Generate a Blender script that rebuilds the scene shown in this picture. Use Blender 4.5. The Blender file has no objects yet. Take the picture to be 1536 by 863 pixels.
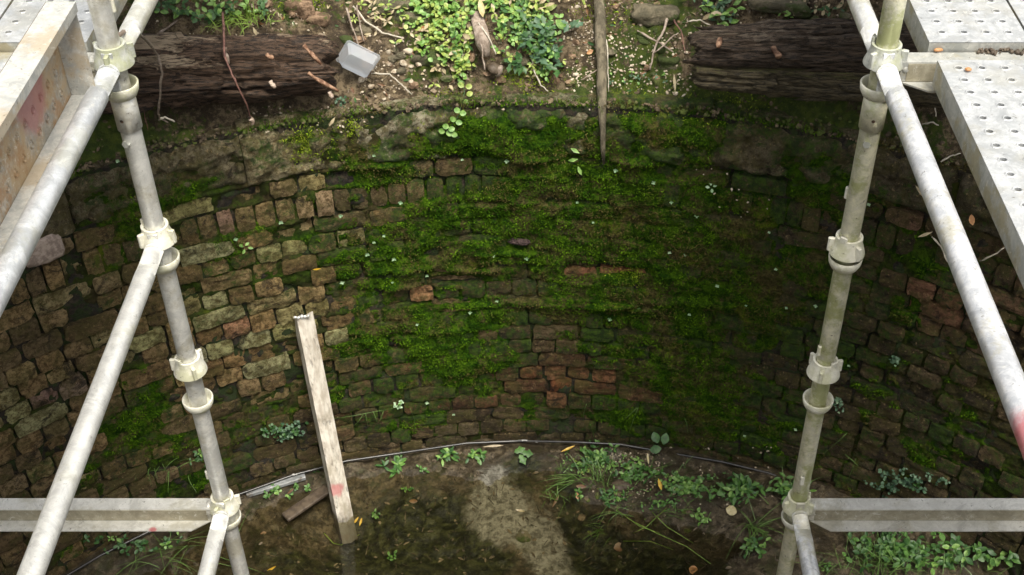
import bpy, math, random
import numpy as np
from mathutils import Vector, Matrix, Quaternion
random.seed(7); np.random.seed(7)
PI = math.pi
sc = bpy.context.scene
col = sc.collection

# ------------------------------------------------------------------ camera, sky, sun
TH = math.radians(40.0); FPX = 1905.0; CX, CY = 820.0, 431.5
HCAM = 4.52                       # the eye above the water in the pit
cam_d = bpy.data.cameras.new("camera"); cam = bpy.data.objects.new("camera", cam_d); col.objects.link(cam)
cam.location = (0, 0, HCAM); cam.rotation_euler = (PI/2 - TH, 0, 0)
cam_d.sensor_width = 36; cam_d.lens = FPX/1536*36; cam_d.shift_x = -(CX-768)/1536
cam_d.clip_start = 0.05; cam_d.clip_end = 500
sc.camera = cam
SUN_EL, SUN_AZ = math.radians(66), math.radians(150)      # azimuth clockwise from +Y
world = bpy.data.worlds.new("World"); sc.world = world; world.use_nodes = True
wn = world.node_tree; bg = wn.nodes['Background']
sky = wn.nodes.new('ShaderNodeTexSky'); sky.sky_type = 'NISHITA'; sky.sun_disc = False
sky.sun_elevation = SUN_EL; sky.sun_rotation = SUN_AZ; sky.dust_density = 4.0; sky.air_density = 1.0; sky.ozone_density = 0.6
hsv = wn.nodes.new('ShaderNodeHueSaturation'); hsv.inputs['Saturation'].default_value = 0.10
wn.links.new(sky.outputs[0], hsv.inputs['Color']); wn.links.new(hsv.outputs[0], bg.inputs['Color'])
bg.inputs['Strength'].default_value = 0.115
sd = bpy.data.lights.new("sun", 'SUN'); sd.energy = 2.3; sd.angle = math.radians(24); sd.color = (1.0, 0.93, 0.80)
sun = bpy.data.objects.new("sun", sd); col.objects.link(sun)
svec = Vector((math.sin(SUN_AZ)*math.cos(SUN_EL), math.cos(SUN_AZ)*math.cos(SUN_EL), math.sin(SUN_EL)))
sun.rotation_euler = svec.to_track_quat('Z', 'Y').to_euler(); sun.location = svec*30
sc.view_settings.view_transform = 'Standard'; sc.view_settings.look = 'None'
sc.view_settings.exposure = 0.95; sc.view_settings.gamma = 1.0

# ------------------------------------------------------------------ numpy noise
def _h(ix, iy, iz):
    n = (ix*374761393 + iy*668265263 + iz*2147483647 + (ix ^ iy)*1274126177) & 0xffffffff
    n = ((n ^ (n >> 13))*1274126177) & 0xffffffff
    n = ((n ^ (n >> 15))*2246822519) & 0xffffffff
    return ((n ^ (n >> 16)) & 0xffffff)/float(0xffffff)
def vnoise(x, y, z=0.0):
    x, y, z = np.broadcast_arrays(np.asarray(x, float), np.asarray(y, float), np.asarray(z, float))
    xi, yi, zi = np.floor(x), np.floor(y), np.floor(z)
    fx, fy, fz = x-xi, y-yi, z-zi
    fx = fx*fx*(3-2*fx); fy = fy*fy*(3-2*fy); fz = fz*fz*(3-2*fz)
    xi, yi, zi = xi.astype(np.int64), yi.astype(np.int64), zi.astype(np.int64)
    r = 0
    for a in (0, 1):
        for b in (0, 1):
            for c in (0, 1):
                w = (fx if a else 1-fx)*(fy if b else 1-fy)*(fz if c else 1-fz)
                r = r + w*_h(xi+a, yi+b, zi+c)
    return r*2-1
def fbm(x, y, z=0.0, o=4):
    s = 0; a = 0.5
    for i in range(o):
        s = s + a*vnoise(np.asarray(x)*2**i+i*17.3, np.asarray(y)*2**i+i*9.1, np.asarray(z)*2**i+i*5.7); a *= .5
    return s
def sstep(a, b, x):
    t = np.clip((np.asarray(x, float)-a)/(b-a), 0, 1); return t*t*(3-2*t)

# ------------------------------------------------------------------ the place: a round pit of radius RW round CEN, water at z = 0
R_W = 3.0; CEN = (-0.06, 1.22); ZTOP = HCAM-2.62
def ray(px, py):
    xn = (px-CX)/FPX; yn = (py-CY)/FPX
    return np.array([xn, math.cos(TH)-yn*math.sin(TH), -(yn*math.cos(TH)+math.sin(TH))])
def at_y(px, py, Y):
    r = ray(px, py); t = Y/r[1]; return Vector((r[0]*t, Y, HCAM+r[2]*t))
def at_z(px, py, z):
    r = ray(px, py); t = (z-HCAM)/r[2]; return Vector((r[0]*t, r[1]*t, z))
def on_wall(px, py, R=R_W):
    r = ray(px, py); a = r[0]**2+r[1]**2; b = -2*(r[0]*CEN[0]+r[1]*CEN[1]); c = CEN[0]**2+CEN[1]**2-R*R
    t = (-b+math.sqrt(b*b-4*a*c))/(2*a); return Vector((r[0]*t, r[1]*t, HCAM+r[2]*t))
def w_sd(px, py):
    p = on_wall(px, py); return R_W*math.atan2(p.x-CEN[0], p.y-CEN[1]), p.z
def w_pt(s, z, off=0.0):            # off: metres inward from the wall face
    ph = s/R_W; return Vector((CEN[0]+(R_W-off)*math.sin(ph), CEN[1]+(R_W-off)*math.cos(ph), z))
def proj(p):
    Y = (HCAM-p[2])*math.cos(TH)-p[1]*math.sin(TH); Z = (HCAM-p[2])*math.sin(TH)+p[1]*math.cos(TH)
    return (CX+FPX*p[0]/Z, CY+FPX*Y/Z, Z)
def blob(S, Z, px, py, rx, ry, k=1.0):
    s0, z0 = w_sd(px, py); q = ((S-s0)/(rx/390))**2+((Z-z0)/(ry/310))**2
    return k*np.exp(-q*0.9)
def moss_field(S, Z):
    m = np.zeros_like(S)+0.06
    for b in [(850, 400, 430, 240, .85), (1010, 590, 260, 120, .9), (700, 560, 230, 70, .85), (870, 330, 390, 130, 1.05), (1010, 460, 250, 120, 1.0), (650, 500, 190, 80, .95), (580, 400, 130, 70, .8), (800, 210, 340, 45, .7), (1000, 170, 160, 60, .8),
              (430, 235, 70, 45, .4), (210, 620, 60, 70, .95), (170, 345, 60, 55, .5), (250, 300, 60, 20, .6), (1330, 570, 130, 90, .5), (1390, 690, 90, 60, .35),
              (900, 610, 190, 45, .5), (1110, 560, 120, 60, .5), (640, 610, 120, 40, .4), (320, 700, 80, 50, .45), (1030, 180, 110, 60, .6), (1200, 230, 90, 60, .45),
              (560, 560, 80, 50, .35), (1400, 330, 60, 120, .3), (345, 275, 60, 30, .3), (560, 255, 60, 30, .4), (450, 210, 40, 25, .5), (90, 720, 90, 60, .25), (620, 640, 180, 30, .5), (1000, 640, 160, 40, .55), (1150, 350, 120, 120, .45), (1230, 600, 160, 120, .4), (380, 640, 80, 50, .45), (1440, 600, 90, 130, .45), (420, 330, 60, 30, .25)]:
        m = np.maximum(m, blob(S, Z, *b)*.92)+blob(S, Z, *b)*.08
    for b in [(840, 572, 170, 30, .85), (760, 420, 80, 30, .45), (470, 430, 70, 60, .25), (560, 200, 60, 35, .3), (860, 190, 40, 30, .3), (800, 500, 40, 35, .35), (700, 470, 40, 20, .3), (960, 330, 60, 35, .2), (1130, 230, 40, 40, .3), (617, 441, 22, 8, .9), (660, 424, 18, 7, .8), (700, 422, 22, 7, .8), (908, 405, 24, 9, .9), (866, 400, 22, 8, .8), (594, 521, 10, 12, .8), (650, 380, 20, 10, .5), (830, 300, 40, 14, .4), (560, 290, 70, 16, .3), (700, 350, 30, 9, .5), (770, 365, 26, 10, .5)]:
        m = m-blob(S, Z, *b)
    # away from the seen arc the wall is patchily mossy
    far = sstep(2.6, 3.4, np.abs(S)); m = m*(1-far)+far*(.35+.5*fbm(S*1.3, Z*2.0, 3.0))
    return m+.50*fbm(S*3.2, Z*4.2, 1.7, 4)+.30*fbm(S*12, Z*14, 5.7, 3)
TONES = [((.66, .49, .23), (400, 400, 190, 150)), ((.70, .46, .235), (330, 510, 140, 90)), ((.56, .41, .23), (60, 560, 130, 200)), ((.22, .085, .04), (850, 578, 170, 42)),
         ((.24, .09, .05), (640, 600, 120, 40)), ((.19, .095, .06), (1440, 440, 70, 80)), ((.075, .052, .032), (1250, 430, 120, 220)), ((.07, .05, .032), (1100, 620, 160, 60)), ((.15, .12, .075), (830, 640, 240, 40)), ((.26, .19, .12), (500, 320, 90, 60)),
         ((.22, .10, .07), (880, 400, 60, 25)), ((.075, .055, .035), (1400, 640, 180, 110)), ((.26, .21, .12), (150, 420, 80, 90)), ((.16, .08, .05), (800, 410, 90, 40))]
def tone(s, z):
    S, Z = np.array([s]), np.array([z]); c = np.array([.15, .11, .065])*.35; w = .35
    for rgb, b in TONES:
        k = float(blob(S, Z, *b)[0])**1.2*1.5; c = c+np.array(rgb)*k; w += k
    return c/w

def bank_z(x, y):
    dx, dy = np.asarray(x)-CEN[0], np.asarray(y)-CEN[1]; e = np.hypot(dx, dy)-R_W
    d = np.interp(e, [0.0, .10, .19, .45, .9, 1.6, 5, 80], [2.69, 2.605, 2.47, 2.26, 2.02, 1.9, 1.85, 1.85])
    n = .075*fbm(x*2.6, np.asarray(y)*2.6, .5, 3)+.060*fbm(np.asarray(x)*9, np.asarray(y)*9, 1.5, 4)
    return HCAM-d+n*sstep(-.12, .15, e)
FB = []
for (px, py, rx, ry, k) in [(1040, 745, 200, 38, .060), (950, 690, 130, 18, .04), (745, 770, 62, 42, .017), (815, 815, 60, 50, .014), (735, 722, 40, 12, .018), (520, 790, 60, 40, -.10), (620, 705, 130, 12, .02), (1190, 850, 130, 70, .04), (1350, 830, 150, 60, .08),
                            (640, 770, 110, 35, -.05), (700, 830, 90, 25, -.045), (920, 830, 90, 40, -.03), (560, 830, 90, 30, -.02), (650, 850, 60, 14, .02), (870, 740, 40, 15, .03), (790, 690, 60, 12, .02), (240, 850, 160, 40, .03), (430, 770, 60, 40, .015), (845, 765, 30, 30, -.04)]:
    p = at_z(px, py, 0.0); FB.append((p.x, p.y, rx/330, ry/215, k))
def floor_z(x, y):
    x = np.asarray(x, float); y = np.asarray(y, float); e = R_W-np.hypot(x-CEN[0], y-CEN[1])
    z = -.026+.040*(1-sstep(0, .26, e))
    for (a, b, ra, rb, k) in FB:
        z = z+k*np.exp(-(((x-a)/ra)**2+((y-b)/rb)**2))
    return z+.034*fbm(x*5, y*5, 8.0, 4)+.016*fbm(x*22, y*22, 2, 3)
def silt(x, y):
    w = 0
    for (px, py, rx, ry, k) in [(745, 765, 58, 42, 1.15), (820, 806, 40, 34, .95), (850, 850, 40, 22, .7), (745, 712, 38, 12, .7), (650, 850, 90, 18, .6), (690, 820, 40, 14, .3), (880, 730, 60, 15, .4), (560, 855, 80, 20, .35), (905, 690, 50, 12, .5)]:
        p = at_z(px, py, 0.0); w = w+k*np.exp(-((((x-p.x)/(rx/330))**2+((y-p.y)/(ry/215))**2))**1.6)
    return np.clip(w, 0, 1)
_T = 3.2+np.arange(1300)*.004
def hit(px, py):
    r = ray(px, py); X, Y, Z = r[0]*_T, r[1]*_T, HCAM+r[2]*_T; e = np.hypot(X-CEN[0], Y-CEN[1])-R_W
    lowm = (e < 0) & (Z < .15); k1 = 9999
    if lowm.any():
        ii = np.flatnonzero(lowm); jj = np.flatnonzero(Z[ii] < floor_z(X[ii], Y[ii])); k1 = ii[jj[0]] if len(jj) else 9999
    ii = np.flatnonzero(e >= 0)
    if len(ii) and k1 > ii[0]:
        if Z[ii[0]] < ZTOP-.01: return on_wall(px, py), 'wall'
        jj = np.flatnonzero(Z[ii] < bank_z(X[ii], Y[ii])); k = ii[jj[0]] if len(jj) else len(_T)-1
        return Vector((X[k], Y[k], Z[k])), 'bank'
    k1 = min(k1, len(_T)-1); return Vector((X[k1], Y[k1], Z[k1])), 'floor'

# ------------------------------------------------------------------ object helpers
def tag(o, label=None, cat=None, group=None, kind=None):
    if label: o['label'] = label
    if cat: o['category'] = cat
    if group: o['group'] = group
    if kind: o['kind'] = kind
    return o
def empty(name, loc, label, cat, group=None):
    o = bpy.data.objects.new(name, None); col.objects.link(o); o.location = loc; o.empty_display_size = .05
    return tag(o, label, cat, group)
def link(name, me, parent=None, loc=None):
    o = bpy.data.objects.new(name, me); col.objects.link(o)
    if parent is not None:
        o.parent = parent
    if loc is not None: o.location = loc
    return o
class MB:
    def __init__(s): s.v = []; s.f = []
    def add(s, vs, fs):
        n = len(s.v); s.v.extend([tuple(v) for v in vs]); s.f.extend([tuple(i+n for i in f) for f in fs]); return s
    def mesh(s, name, mat, smooth=False, org=None):
        me = bpy.data.meshes.new(name)
        v = s.v if org is None else [(a[0]-org[0], a[1]-org[1], a[2]-org[2]) for a in s.v]
        me.from_pydata(v, [], s.f); me.materials.append(mat)
        if smooth: me.shade_smooth()
        me.validate(); me.update(); return me
    def obj(s, name, mat, parent=None, smooth=False, org=None):
        """world-space geometry; for a child, org = parent's location; for a top-level mesh org = its own origin"""
        if parent is not None and org is None: org = parent.location
        me = s.mesh(name, mat, smooth, org); o = link(name, me, parent)
        if parent is None and org is not None: o.location = org
        return o
def np_mesh(name, V, Q, mat, smooth=True, attrs=None):
    me = bpy.data.meshes.new(name); V = np.asarray(V, np.float32); Q = np.asarray(Q, np.int32); k = Q.shape[1]
    me.vertices.add(len(V)); me.vertices.foreach_set('co', V.ravel())
    me.loops.add(Q.size); me.loops.foreach_set('vertex_index', Q.ravel())
    me.polygons.add(len(Q)); me.polygons.foreach_set('loop_start', np.arange(0, Q.size, k, dtype=np.int32))
    me.polygons.foreach_set('use_smooth', np.full(len(Q), smooth))
    me.update(calc_edges=True); me.materials.append(mat)
    for n, a in (attrs or {}).items():
        a = np.asarray(a, np.float32)
        if a.ndim == 1: at = me.attributes.new(n, 'FLOAT', 'POINT'); at.data.foreach_set('value', a)
        else: at = me.attributes.new(n, 'FLOAT_COLOR', 'POINT'); at.data.foreach_set('color', a.ravel())
    return me
def grid_q(nu, nv, wrap=False):
    u = np.arange(nu if wrap else nu-1); v = np.arange(nv-1); U, Vv = np.meshgrid(u, v, indexing='ij'); U2 = (U+1) % nu
    return np.stack([U*nv+Vv, U2*nv+Vv, U2*nv+Vv+1, U*nv+Vv+1], -1).reshape(-1, 4)
def frame(d):
    d = Vector(d).normalized(); a = Vector((0, 0, 1)) if abs(d.z) < .9 else Vector((1, 0, 0))
    x = d.cross(a).normalized(); return x, x.cross(d).normalized(), d
def tube(mb, pts, rad, n=10, cap=True):
    pts = [Vector(p) for p in pts]; N = len(pts); rad = rad if hasattr(rad, '__len__') else [rad]*N
    vs = []; prev = None
    for i, p in enumerate(pts):
        d = (pts[min(i+1, N-1)]-pts[max(i-1, 0)]); x, y, d = frame(d)
        if prev is not None:
            x = (prev-d*prev.dot(d)).normalized(); y = d.cross(x)
        prev = x
        for k in range(n):
            a = 2*PI*k/n; vs.append(p+(x*math.cos(a)+y*math.sin(a))*rad[i])
    fs = [(i*n+k, i*n+(k+1) % n, (i+1)*n+(k+1) % n, (i+1)*n+k) for i in range(N-1) for k in range(n)]
    if cap: fs += [tuple(range(n))[::-1], tuple((N-1)*n+k for k in range(n))]
    mb.add(vs, fs)
def lathe(mb, prof, n=28, c=(0, 0, 0)):
    vs = [(c[0]+r*math.cos(2*PI*k/n), c[1]+r*math.sin(2*PI*k/n), c[2]+z) for (r, z) in prof for k in range(n)]
    m = len(prof)
    mb.add(vs, [(i*n+k, i*n+(k+1) % n, (i+1)*n+(k+1) % n, (i+1)*n+k) for i in range(m-1) for k in range(n)])
def box(mb, lo, hi, M=None, bev=0.0):
    x0, y0, z0 = lo; x1, y1, z1 = hi
    if bev:
        b = bev; vs = []; 
        prof = [(x0+b, y0), (x1-b, y0), (x1, y0+b), (x1, y1-b), (x1-b, y1), (x0+b, y1), (x0, y1-b), (x0, y0+b)]
        inn = [(x0+2*b, y0+b), (x1-2*b, y0+b), (x1-b, y0+2*b), (x1-b, y1-2*b), (x1-2*b, y1-b), (x0+2*b, y1-b), (x0+b, y1-2*b), (x0+b, y0+2*b)]
        for P, z in ((inn, z0), (prof, z0+b), (prof, z1-b), (inn, z1)): vs += [(p[0], p[1], z) for p in P]
        fs = [(r*8+k, r*8+(k+1) % 8, r*8+8+(k+1) % 8, r*8+8+k) for r in range(3) for k in range(8)]+[tuple(range(7, -1, -1)), tuple(range(24, 32))]
    else:
        vs = [(x0, y0, z0), (x1, y0, z0), (x1, y1, z0), (x0, y1, z0), (x0, y0, z1), (x1, y0, z1), (x1, y1, z1), (x0, y1, z1)]
        fs = [(0, 3, 2, 1), (4, 5, 6, 7), (0, 1, 5, 4), (1, 2, 6, 5), (2, 3, 7, 6), (3, 0, 4, 7)]
    if M is not None: vs = [M @ Vector(v) for v in vs]
    mb.add(vs, fs)
def extrude(mb, prof, a, b, M=None):
    """closed 2-D profile [(u, w)] swept along local X from a to b (a, b may be functions of (u, w))"""
    n = len(prof); fa = a if callable(a) else (lambda u, w: a); fb = b if callable(b) else (lambda u, w: b)
    vs = [(fa(u, w), u, w) for u, w in prof]+[(fb(u, w), u, w) for u, w in prof]
    if M is not None: vs = [M @ Vector(v) for v in vs]
    mb.add(vs, [(k, (k+1) % n, n+(k+1) % n, n+k) for k in range(n)]+[tuple(range(n))[::-1], tuple(range(n, 2*n))])
_ico = None
def ico(sub=2):
    import bmesh
    bm = bmesh.new(); bmesh.ops.create_icosphere(bm, subdivisions=sub, radius=1.0)
    v = np.array([x.co[:] for x in bm.verts]); f = [tuple(q.index for q in p.verts) for p in bm.faces]; bm.free(); return v, f
ICO = {k: ico(k) for k in (1, 2, 3, 4)}
def rock(mb, c, size, seed=0, sub=2, rough=.3, rot=None, boxy=0.0):
    v, f = ICO[sub]; v = v.copy()
    if boxy: m = np.max(np.abs(v), axis=1, keepdims=True); v = v*(1-boxy)+(v/m)*boxy*.85
    n = fbm(v[:, 0]*1.3+seed*7.1, v[:, 1]*1.3+seed*3.3, v[:, 2]*1.3, 4); v = v*(1+rough*n)[:, None]*np.array(size)
    q = rot if rot is not None else Quaternion((random.uniform(-1, 1), random.uniform(-1, 1), random.uniform(-1, 1)), random.uniform(0, 6)).normalized() if boxy == 0 else Quaternion((0, 0, 1), random.uniform(0, 6))
    Rm = np.array(q.to_matrix()); v = v @ Rm.T+np.array(c)
    mb.add(v.tolist(), f)
def leaf(mb, base, d, up, L, W, kind='oval', fold=.25, droop=.2):
    """a leaf of 8 small faces with a midrib fold"""
    d = Vector(d).normalized(); up = Vector(up); s = d.cross(up)
    s = s.normalized() if s.length > 1e-4 else Vector((1, 0, 0)); u = s.cross(d).normalized(); base = Vector(base)
    P = {'oval': [(0, .12), (.25, .8), (.55, 1.0), (.82, .62), (1, .02)], 'lance': [(0, .06), (.25, .62), (.5, 1.0), (.75, .7), (1, .0)],
         'round': [(0, .15), (.2, .85), (.5, 1.1), (.82, .8), (1, .15)], 'lobed': [(0, .1), (.22, .7), (.36, .5), (.6, 1.05), (.72, .6), (1, .02)]}[kind]
    vs = []
    for t, w in P:
        c = base+d*(L*t)-u*(droop*L*t*t); h = u*(fold*W*w*.5)
        vs += [c-s*(W*.5*w)+h, c, c+s*(W*.5*w)+h]
    fs = [(3*i, 3*i+3, 3*i+4, 3*i+1) for i in range(len(P)-1)]+[(3*i+1, 3*i+4, 3*i+5, 3*i+2) for i in range(len(P)-1)]
    mb.add(vs, fs)
def blade(mb, base, d, L, W, bend=(0, 0, -1), k=.5, n=5):
    base = Vector(base); d = Vector(d).normalized(); bend = Vector(bend); s = d.cross(Vector((random.uniform(-.3, .3), random.uniform(-.3, .3), 1)))
    s = s.normalized() if s.length > 1e-3 else Vector((1, 0, 0)); vs = []
    for i in range(n+1):
        t = i/n; c = base+d*L*t+bend*(k*L*t*t); w = W*(1-t**1.5)*.5+.0003
        vs += [c-s*w, c+s*w]
    mb.add(vs, [(2*i, 2*i+1, 2*i+3, 2*i+2) for i in range(n)])

# ------------------------------------------------------------------ materials
def nt(name):
    m = bpy.data.materials.new(name); m.use_nodes = True; N = m.node_tree.nodes; L = m.node_tree.links
    return m, N, L, N['Principled BSDF']
def mixc(N, L, a, b, fac, mode='MIX'):
    x = N.new('ShaderNodeMix'); x.data_type = 'RGBA'; x.blend_type = mode
    for i, v in ((6, a), (7, b)):
        if isinstance(v, tuple): x.inputs[i].default_value = (*v[:3], 1)
        else: L.new(v, x.inputs[i])
    if isinstance(fac, (int, float)): x.inputs[0].default_value = fac
    else: L.new(fac, x.inputs[0])
    return x.outputs[2]
def noise(N, L, scale, detail=5, rough=.6, vec=None, dist=0.0):
    t = N.new('ShaderNodeTexNoise'); t.inputs['Scale'].default_value = scale; t.inputs['Detail'].default_value = detail
    t.inputs['Roughness'].default_value = rough; t.inputs['Distortion'].default_value = dist
    if vec is not None: L.new(vec, t.inputs['Vector'])
    if detail < 7: return t.outputs[0]
    m = N.new('ShaderNodeMath'); m.operation = 'MULTIPLY_ADD'; L.new(t.outputs[0], m.inputs[0]); m.inputs[1].default_value = 1.75; m.inputs[2].default_value = -.375; return m.outputs[0]
def ramp(N, L, x, a, b, lo=0.0, hi=1.0):
    r = N.new('ShaderNodeMapRange'); r.interpolation_type = 'SMOOTHSTEP'
    for i, v in ((1, a), (2, b), (3, lo), (4, hi)): r.inputs[i].default_value = v
    L.new(x, r.inputs[0]); return r.outputs[0]
def math_(N, L, op, a, b=None):
    m = N.new('ShaderNodeMath'); m.operation = op
    for i, v in ((0, a), (1, b)):
        if v is None: continue
        if isinstance(v, (int, float)): m.inputs[i].default_value = v
        else: L.new(v, m.inputs[i])
    return m.outputs[0]
def pos(N): return N.new('ShaderNodeNewGeometry').outputs['Position']
def mapping(N, L, vec, scale=(1, 1, 1), rot=(0, 0, 0)):
    m = N.new('ShaderNodeMapping'); m.inputs['Scale'].default_value = scale; m.inputs['Rotation'].default_value = rot; L.new(vec, m.inputs[0]); return m.outputs[0]
def bump(N, L, B, hs, dist=.01):
    prev = None
    for h, st, d in hs:
        b = N.new('ShaderNodeBump'); b.inputs['Strength'].default_value = st; b.inputs['Distance'].default_value = d; L.new(h, b.inputs['Height'])
        if prev is not None: L.new(prev, b.inputs['Normal'])
        prev = b.outputs[0]
    L.new(prev, B.inputs['Normal'])
MOSS_D, MOSS_L, MOSS_Y = (.016, .056, .002), (.075, .158, .005), (.22, .28, .02)
def moss_colour(N, L, p):
    c = mixc(N, L, MOSS_D, MOSS_L, ramp(N, L, noise(N, L, 30, 9, .82, p), .40, .62)); c = mixc(N, L, c, (.008, .02, .002), ramp(N, L, noise(N, L, 70, 5, .75, p), .52, .66, 0, .8))
    c = mixc(N, L, c, mixc(N, L, (.06, .05, .02), (.17, .13, .055), ramp(N, L, noise(N, L, 60, 6, .8, p), .4, .62)), ramp(N, L, noise(N, L, 5.3, 9, .78, p, .3), .49, .62, 0, .85))
    return mixc(N, L, c, MOSS_Y, ramp(N, L, noise(N, L, 4.1, 9, .78, p), .62, .78, 0, .7))
def masonry_mat(name, src):
    m, N, L, B = nt(name); p = pos(N)
    if src == 'object': o = N.new('ShaderNodeObjectInfo'); C, A = o.outputs['Color'], o.outputs['Alpha']
    else: o = N.new('ShaderNodeAttribute'); o.attribute_name = 'tint'; C, A = o.outputs['Color'], o.outputs['Alpha']
    f1 = noise(N, L, 42, 9, .82, p); f2 = noise(N, L, 170, 5, .75, p); f3 = noise(N, L, 12, 8, .75, p, .3)
    c = mixc(N, L, C, (.36, .30, .20), 1.0, 'MULTIPLY'); c = mixc(N, L, c, mixc(N, L, C, (1.25, 1.22, 1.15), 1.0, 'MULTIPLY'), ramp(N, L, f1, .36, .60))
    c = mixc(N, L, c, (.13, .115, .025), ramp(N, L, f3, .40, .66, .08, .68))           # olive algae film
    c = mixc(N, L, c, (.022, .016, .009), ramp(N, L, noise(N, L, 9, 9, .8, p, .6), .54, .72, 0, .85))   # black grime
    c = mixc(N, L, c, (.60, .44, .22), ramp(N, L, noise(N, L, 70, 7, .8, p), .62, .74, 0, .7))       # pale grit
    th = math_(N, L, 'ADD', math_(N, L, 'MULTIPLY', A, .60), math_(N, L, 'ADD', math_(N, L, 'MULTIPLY', noise(N, L, 20, 9, .8, p, .3), .7), math_(N, L, 'MULTIPLY', f1, .35)))
    c = mixc(N, L, c, moss_colour(N, L, p), ramp(N, L, th, .80, .96, 0, .92))
    L.new(c, B.inputs['Base Color']); B.inputs['Roughness'].default_value = .75; B.inputs['Specular IOR Level'].default_value = .4
    bump(N, L, B, [(f3, .8, .05), (f1, 1.0, .035), (f2, 1.0, .010)])
    return m
M = {}
M['brick'] = masonry_mat('weathered_brick', 'object'); M['brick_stuff'] = masonry_mat('weathered_brick_joined', 'attr')
def plain(name, c1, c2, scale=12, rough=.8, bumps=((30, .5, .01),), c3=None, t3=(.6, .75), metal=0.0, stretch=None, trans=0.0, spec=.5):
    m, N, L, B = nt(name); p = pos(N)
    if stretch: 
        tc = N.new('ShaderNodeTexCoord').outputs['Object']; p = mapping(N, L, tc, stretch)
    c = mixc(N, L, c1, c2, ramp(N, L, noise(N, L, scale, 7, .68, p), .35, .66))
    if c3: c = mixc(N, L, c, c3, ramp(N, L, noise(N, L, scale*.37, 7, .7, p), t3[0], t3[1]))
    L.new(c, B.inputs['Base Color']); B.inputs['Roughness'].default_value = rough; B.inputs['Metallic'].default_value = metal; B.inputs['Specular IOR Level'].default_value = spec
    if bumps: bump(N, L, B, [(noise(N, L, s, 7, .7, p), k, d) for s, k, d in bumps])
    return m
M['mortar'] = plain('mortar', (.018, .014, .009), (.07, .052, .03), 40, .9, ((60, 1, .03), (12, .6, .03)), (.03, .055, .006), (.45, .6))
def moss_mat():
    m, N, L, B = nt('moss'); p = pos(N); c = moss_colour(N, L, p)
    a = N.new('ShaderNodeAttribute'); a.attribute_name = 'dirt'
    c = mixc(N, L, c, (.06, .045, .025), a.outputs['Fac']); L.new(c, B.inputs['Base Color']); B.inputs['Roughness'].default_value = .95; B.inputs['Specular IOR Level'].default_value = .15
    bump(N, L, B, [(noise(N, L, 45, 8, .8, p), 1.0, .05), (noise(N, L, 240, 4, .7, p), 1.0, .012)]); return m
M['moss'] = moss_mat(); M['moss_tip'] = plain('moss_tip', (.024, .074, .002), (.11, .215, .008), 11, .9, (), (.11, .09, .03), (.50, .62), spec=.1); M['moss_bright'] = plain('moss_bright', (.22, .34, .02), (.42, .52, .05), 40, .9, (), spec=.1)
def soil_mat():
    m, N, L, B = nt('bank_soil'); p = pos(N); a = N.new('ShaderNodeAttribute'); a.attribute_name = 'moss'
    c = mixc(N, L, (.10, .07, .038), (.33, .25, .15), ramp(N, L, noise(N, L, 34, 9, .82, p), .40, .60))
    c = mixc(N, L, c, (.055, .038, .022), ramp(N, L, noise(N, L, 6, 7, .7, p), .5, .66, 0, .85))
    c = mixc(N, L, c, (.42, .35, .22), ramp(N, L, noise(N, L, 90, 3, .6, p), .64, .72, 0, .7))
    th = math_(N, L, 'ADD', math_(N, L, 'MULTIPLY', a.outputs['Fac'], .6), noise(N, L, 20, 7, .75, p))
    c = mixc(N, L, c, mixc(N, L, (.05, .085, .01), (.12, .16, .02), ramp(N, L, noise(N, L, 30, 4, .6, p), .4, .65)), ramp(N, L, th, .76, .92))
    L.new(c, B.inputs['Base Color']); B.inputs['Roughness'].default_value = .9
    bump(N, L, B, [(noise(N, L, 18, 8, .8, p), 1, .07), (noise(N, L, 90, 6, .8, p), 1, .025)]); return m
M['soil'] = soil_mat()
def mud_mat():
    m, N, L, B = nt('mud'); p = pos(N); a = N.new('ShaderNodeAttribute'); a.attribute_name = 'silt'; w = N.new('ShaderNodeAttribute'); w.attribute_name = 'deep'
    c = mixc(N, L, (.065, .048, .026), (.25, .195, .12), ramp(N, L, noise(N, L, 26, 9, .8, p), .38, .64)); c = mixc(N, L, c, (.07, .08, .02), ramp(N, L, noise(N, L, 8, 9, .8, p), .50, .66, 0, .7))
    c = mixc(N, L, c, (.06, .046, .026), ramp(N, L, noise(N, L, 5, 9, .8, p), .46, .62, 0, .75))
    th = math_(N, L, 'ADD', a.outputs['Fac'], math_(N, L, 'MULTIPLY', noise(N, L, 10, 9, .8, p, .5), 1.25))
    c = mixc(N, L, c, mixc(N, L, (.17, .155, .115), (.50, .47, .385), ramp(N, L, noise(N, L, 30, 9, .8, p), .36, .6)), ramp(N, L, th, .95, 1.45, 0, .95))
    th2 = math_(N, L, 'ADD', w.outputs['Fac'], math_(N, L, 'MULTIPLY', noise(N, L, 8, 8, .75, p), .8))
    c = mixc(N, L, c, mixc(N, L, (.012, .015, .006), (.085, .09, .03), ramp(N, L, noise(N, L, 24, 9, .8, p), .4, .65)), ramp(N, L, th2, .55, .95, 0, .95))   # dark water weed
    L.new(c, B.inputs['Base Color']); B.inputs['Roughness'].default_value = .42
    bump(N, L, B, [(noise(N, L, 14, 8, .8, p), .9, .06), (noise(N, L, 80, 6, .8, p), 1, .02)]); return m
M['mud'] = mud_mat(); M['soil_crumb'] = plain('soil_crumb', (.07, .05, .03), (.24, .18, .11), 30, .9, ((90, .8, .01),), (.09, .12, .02), (.48, .6))
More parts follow.
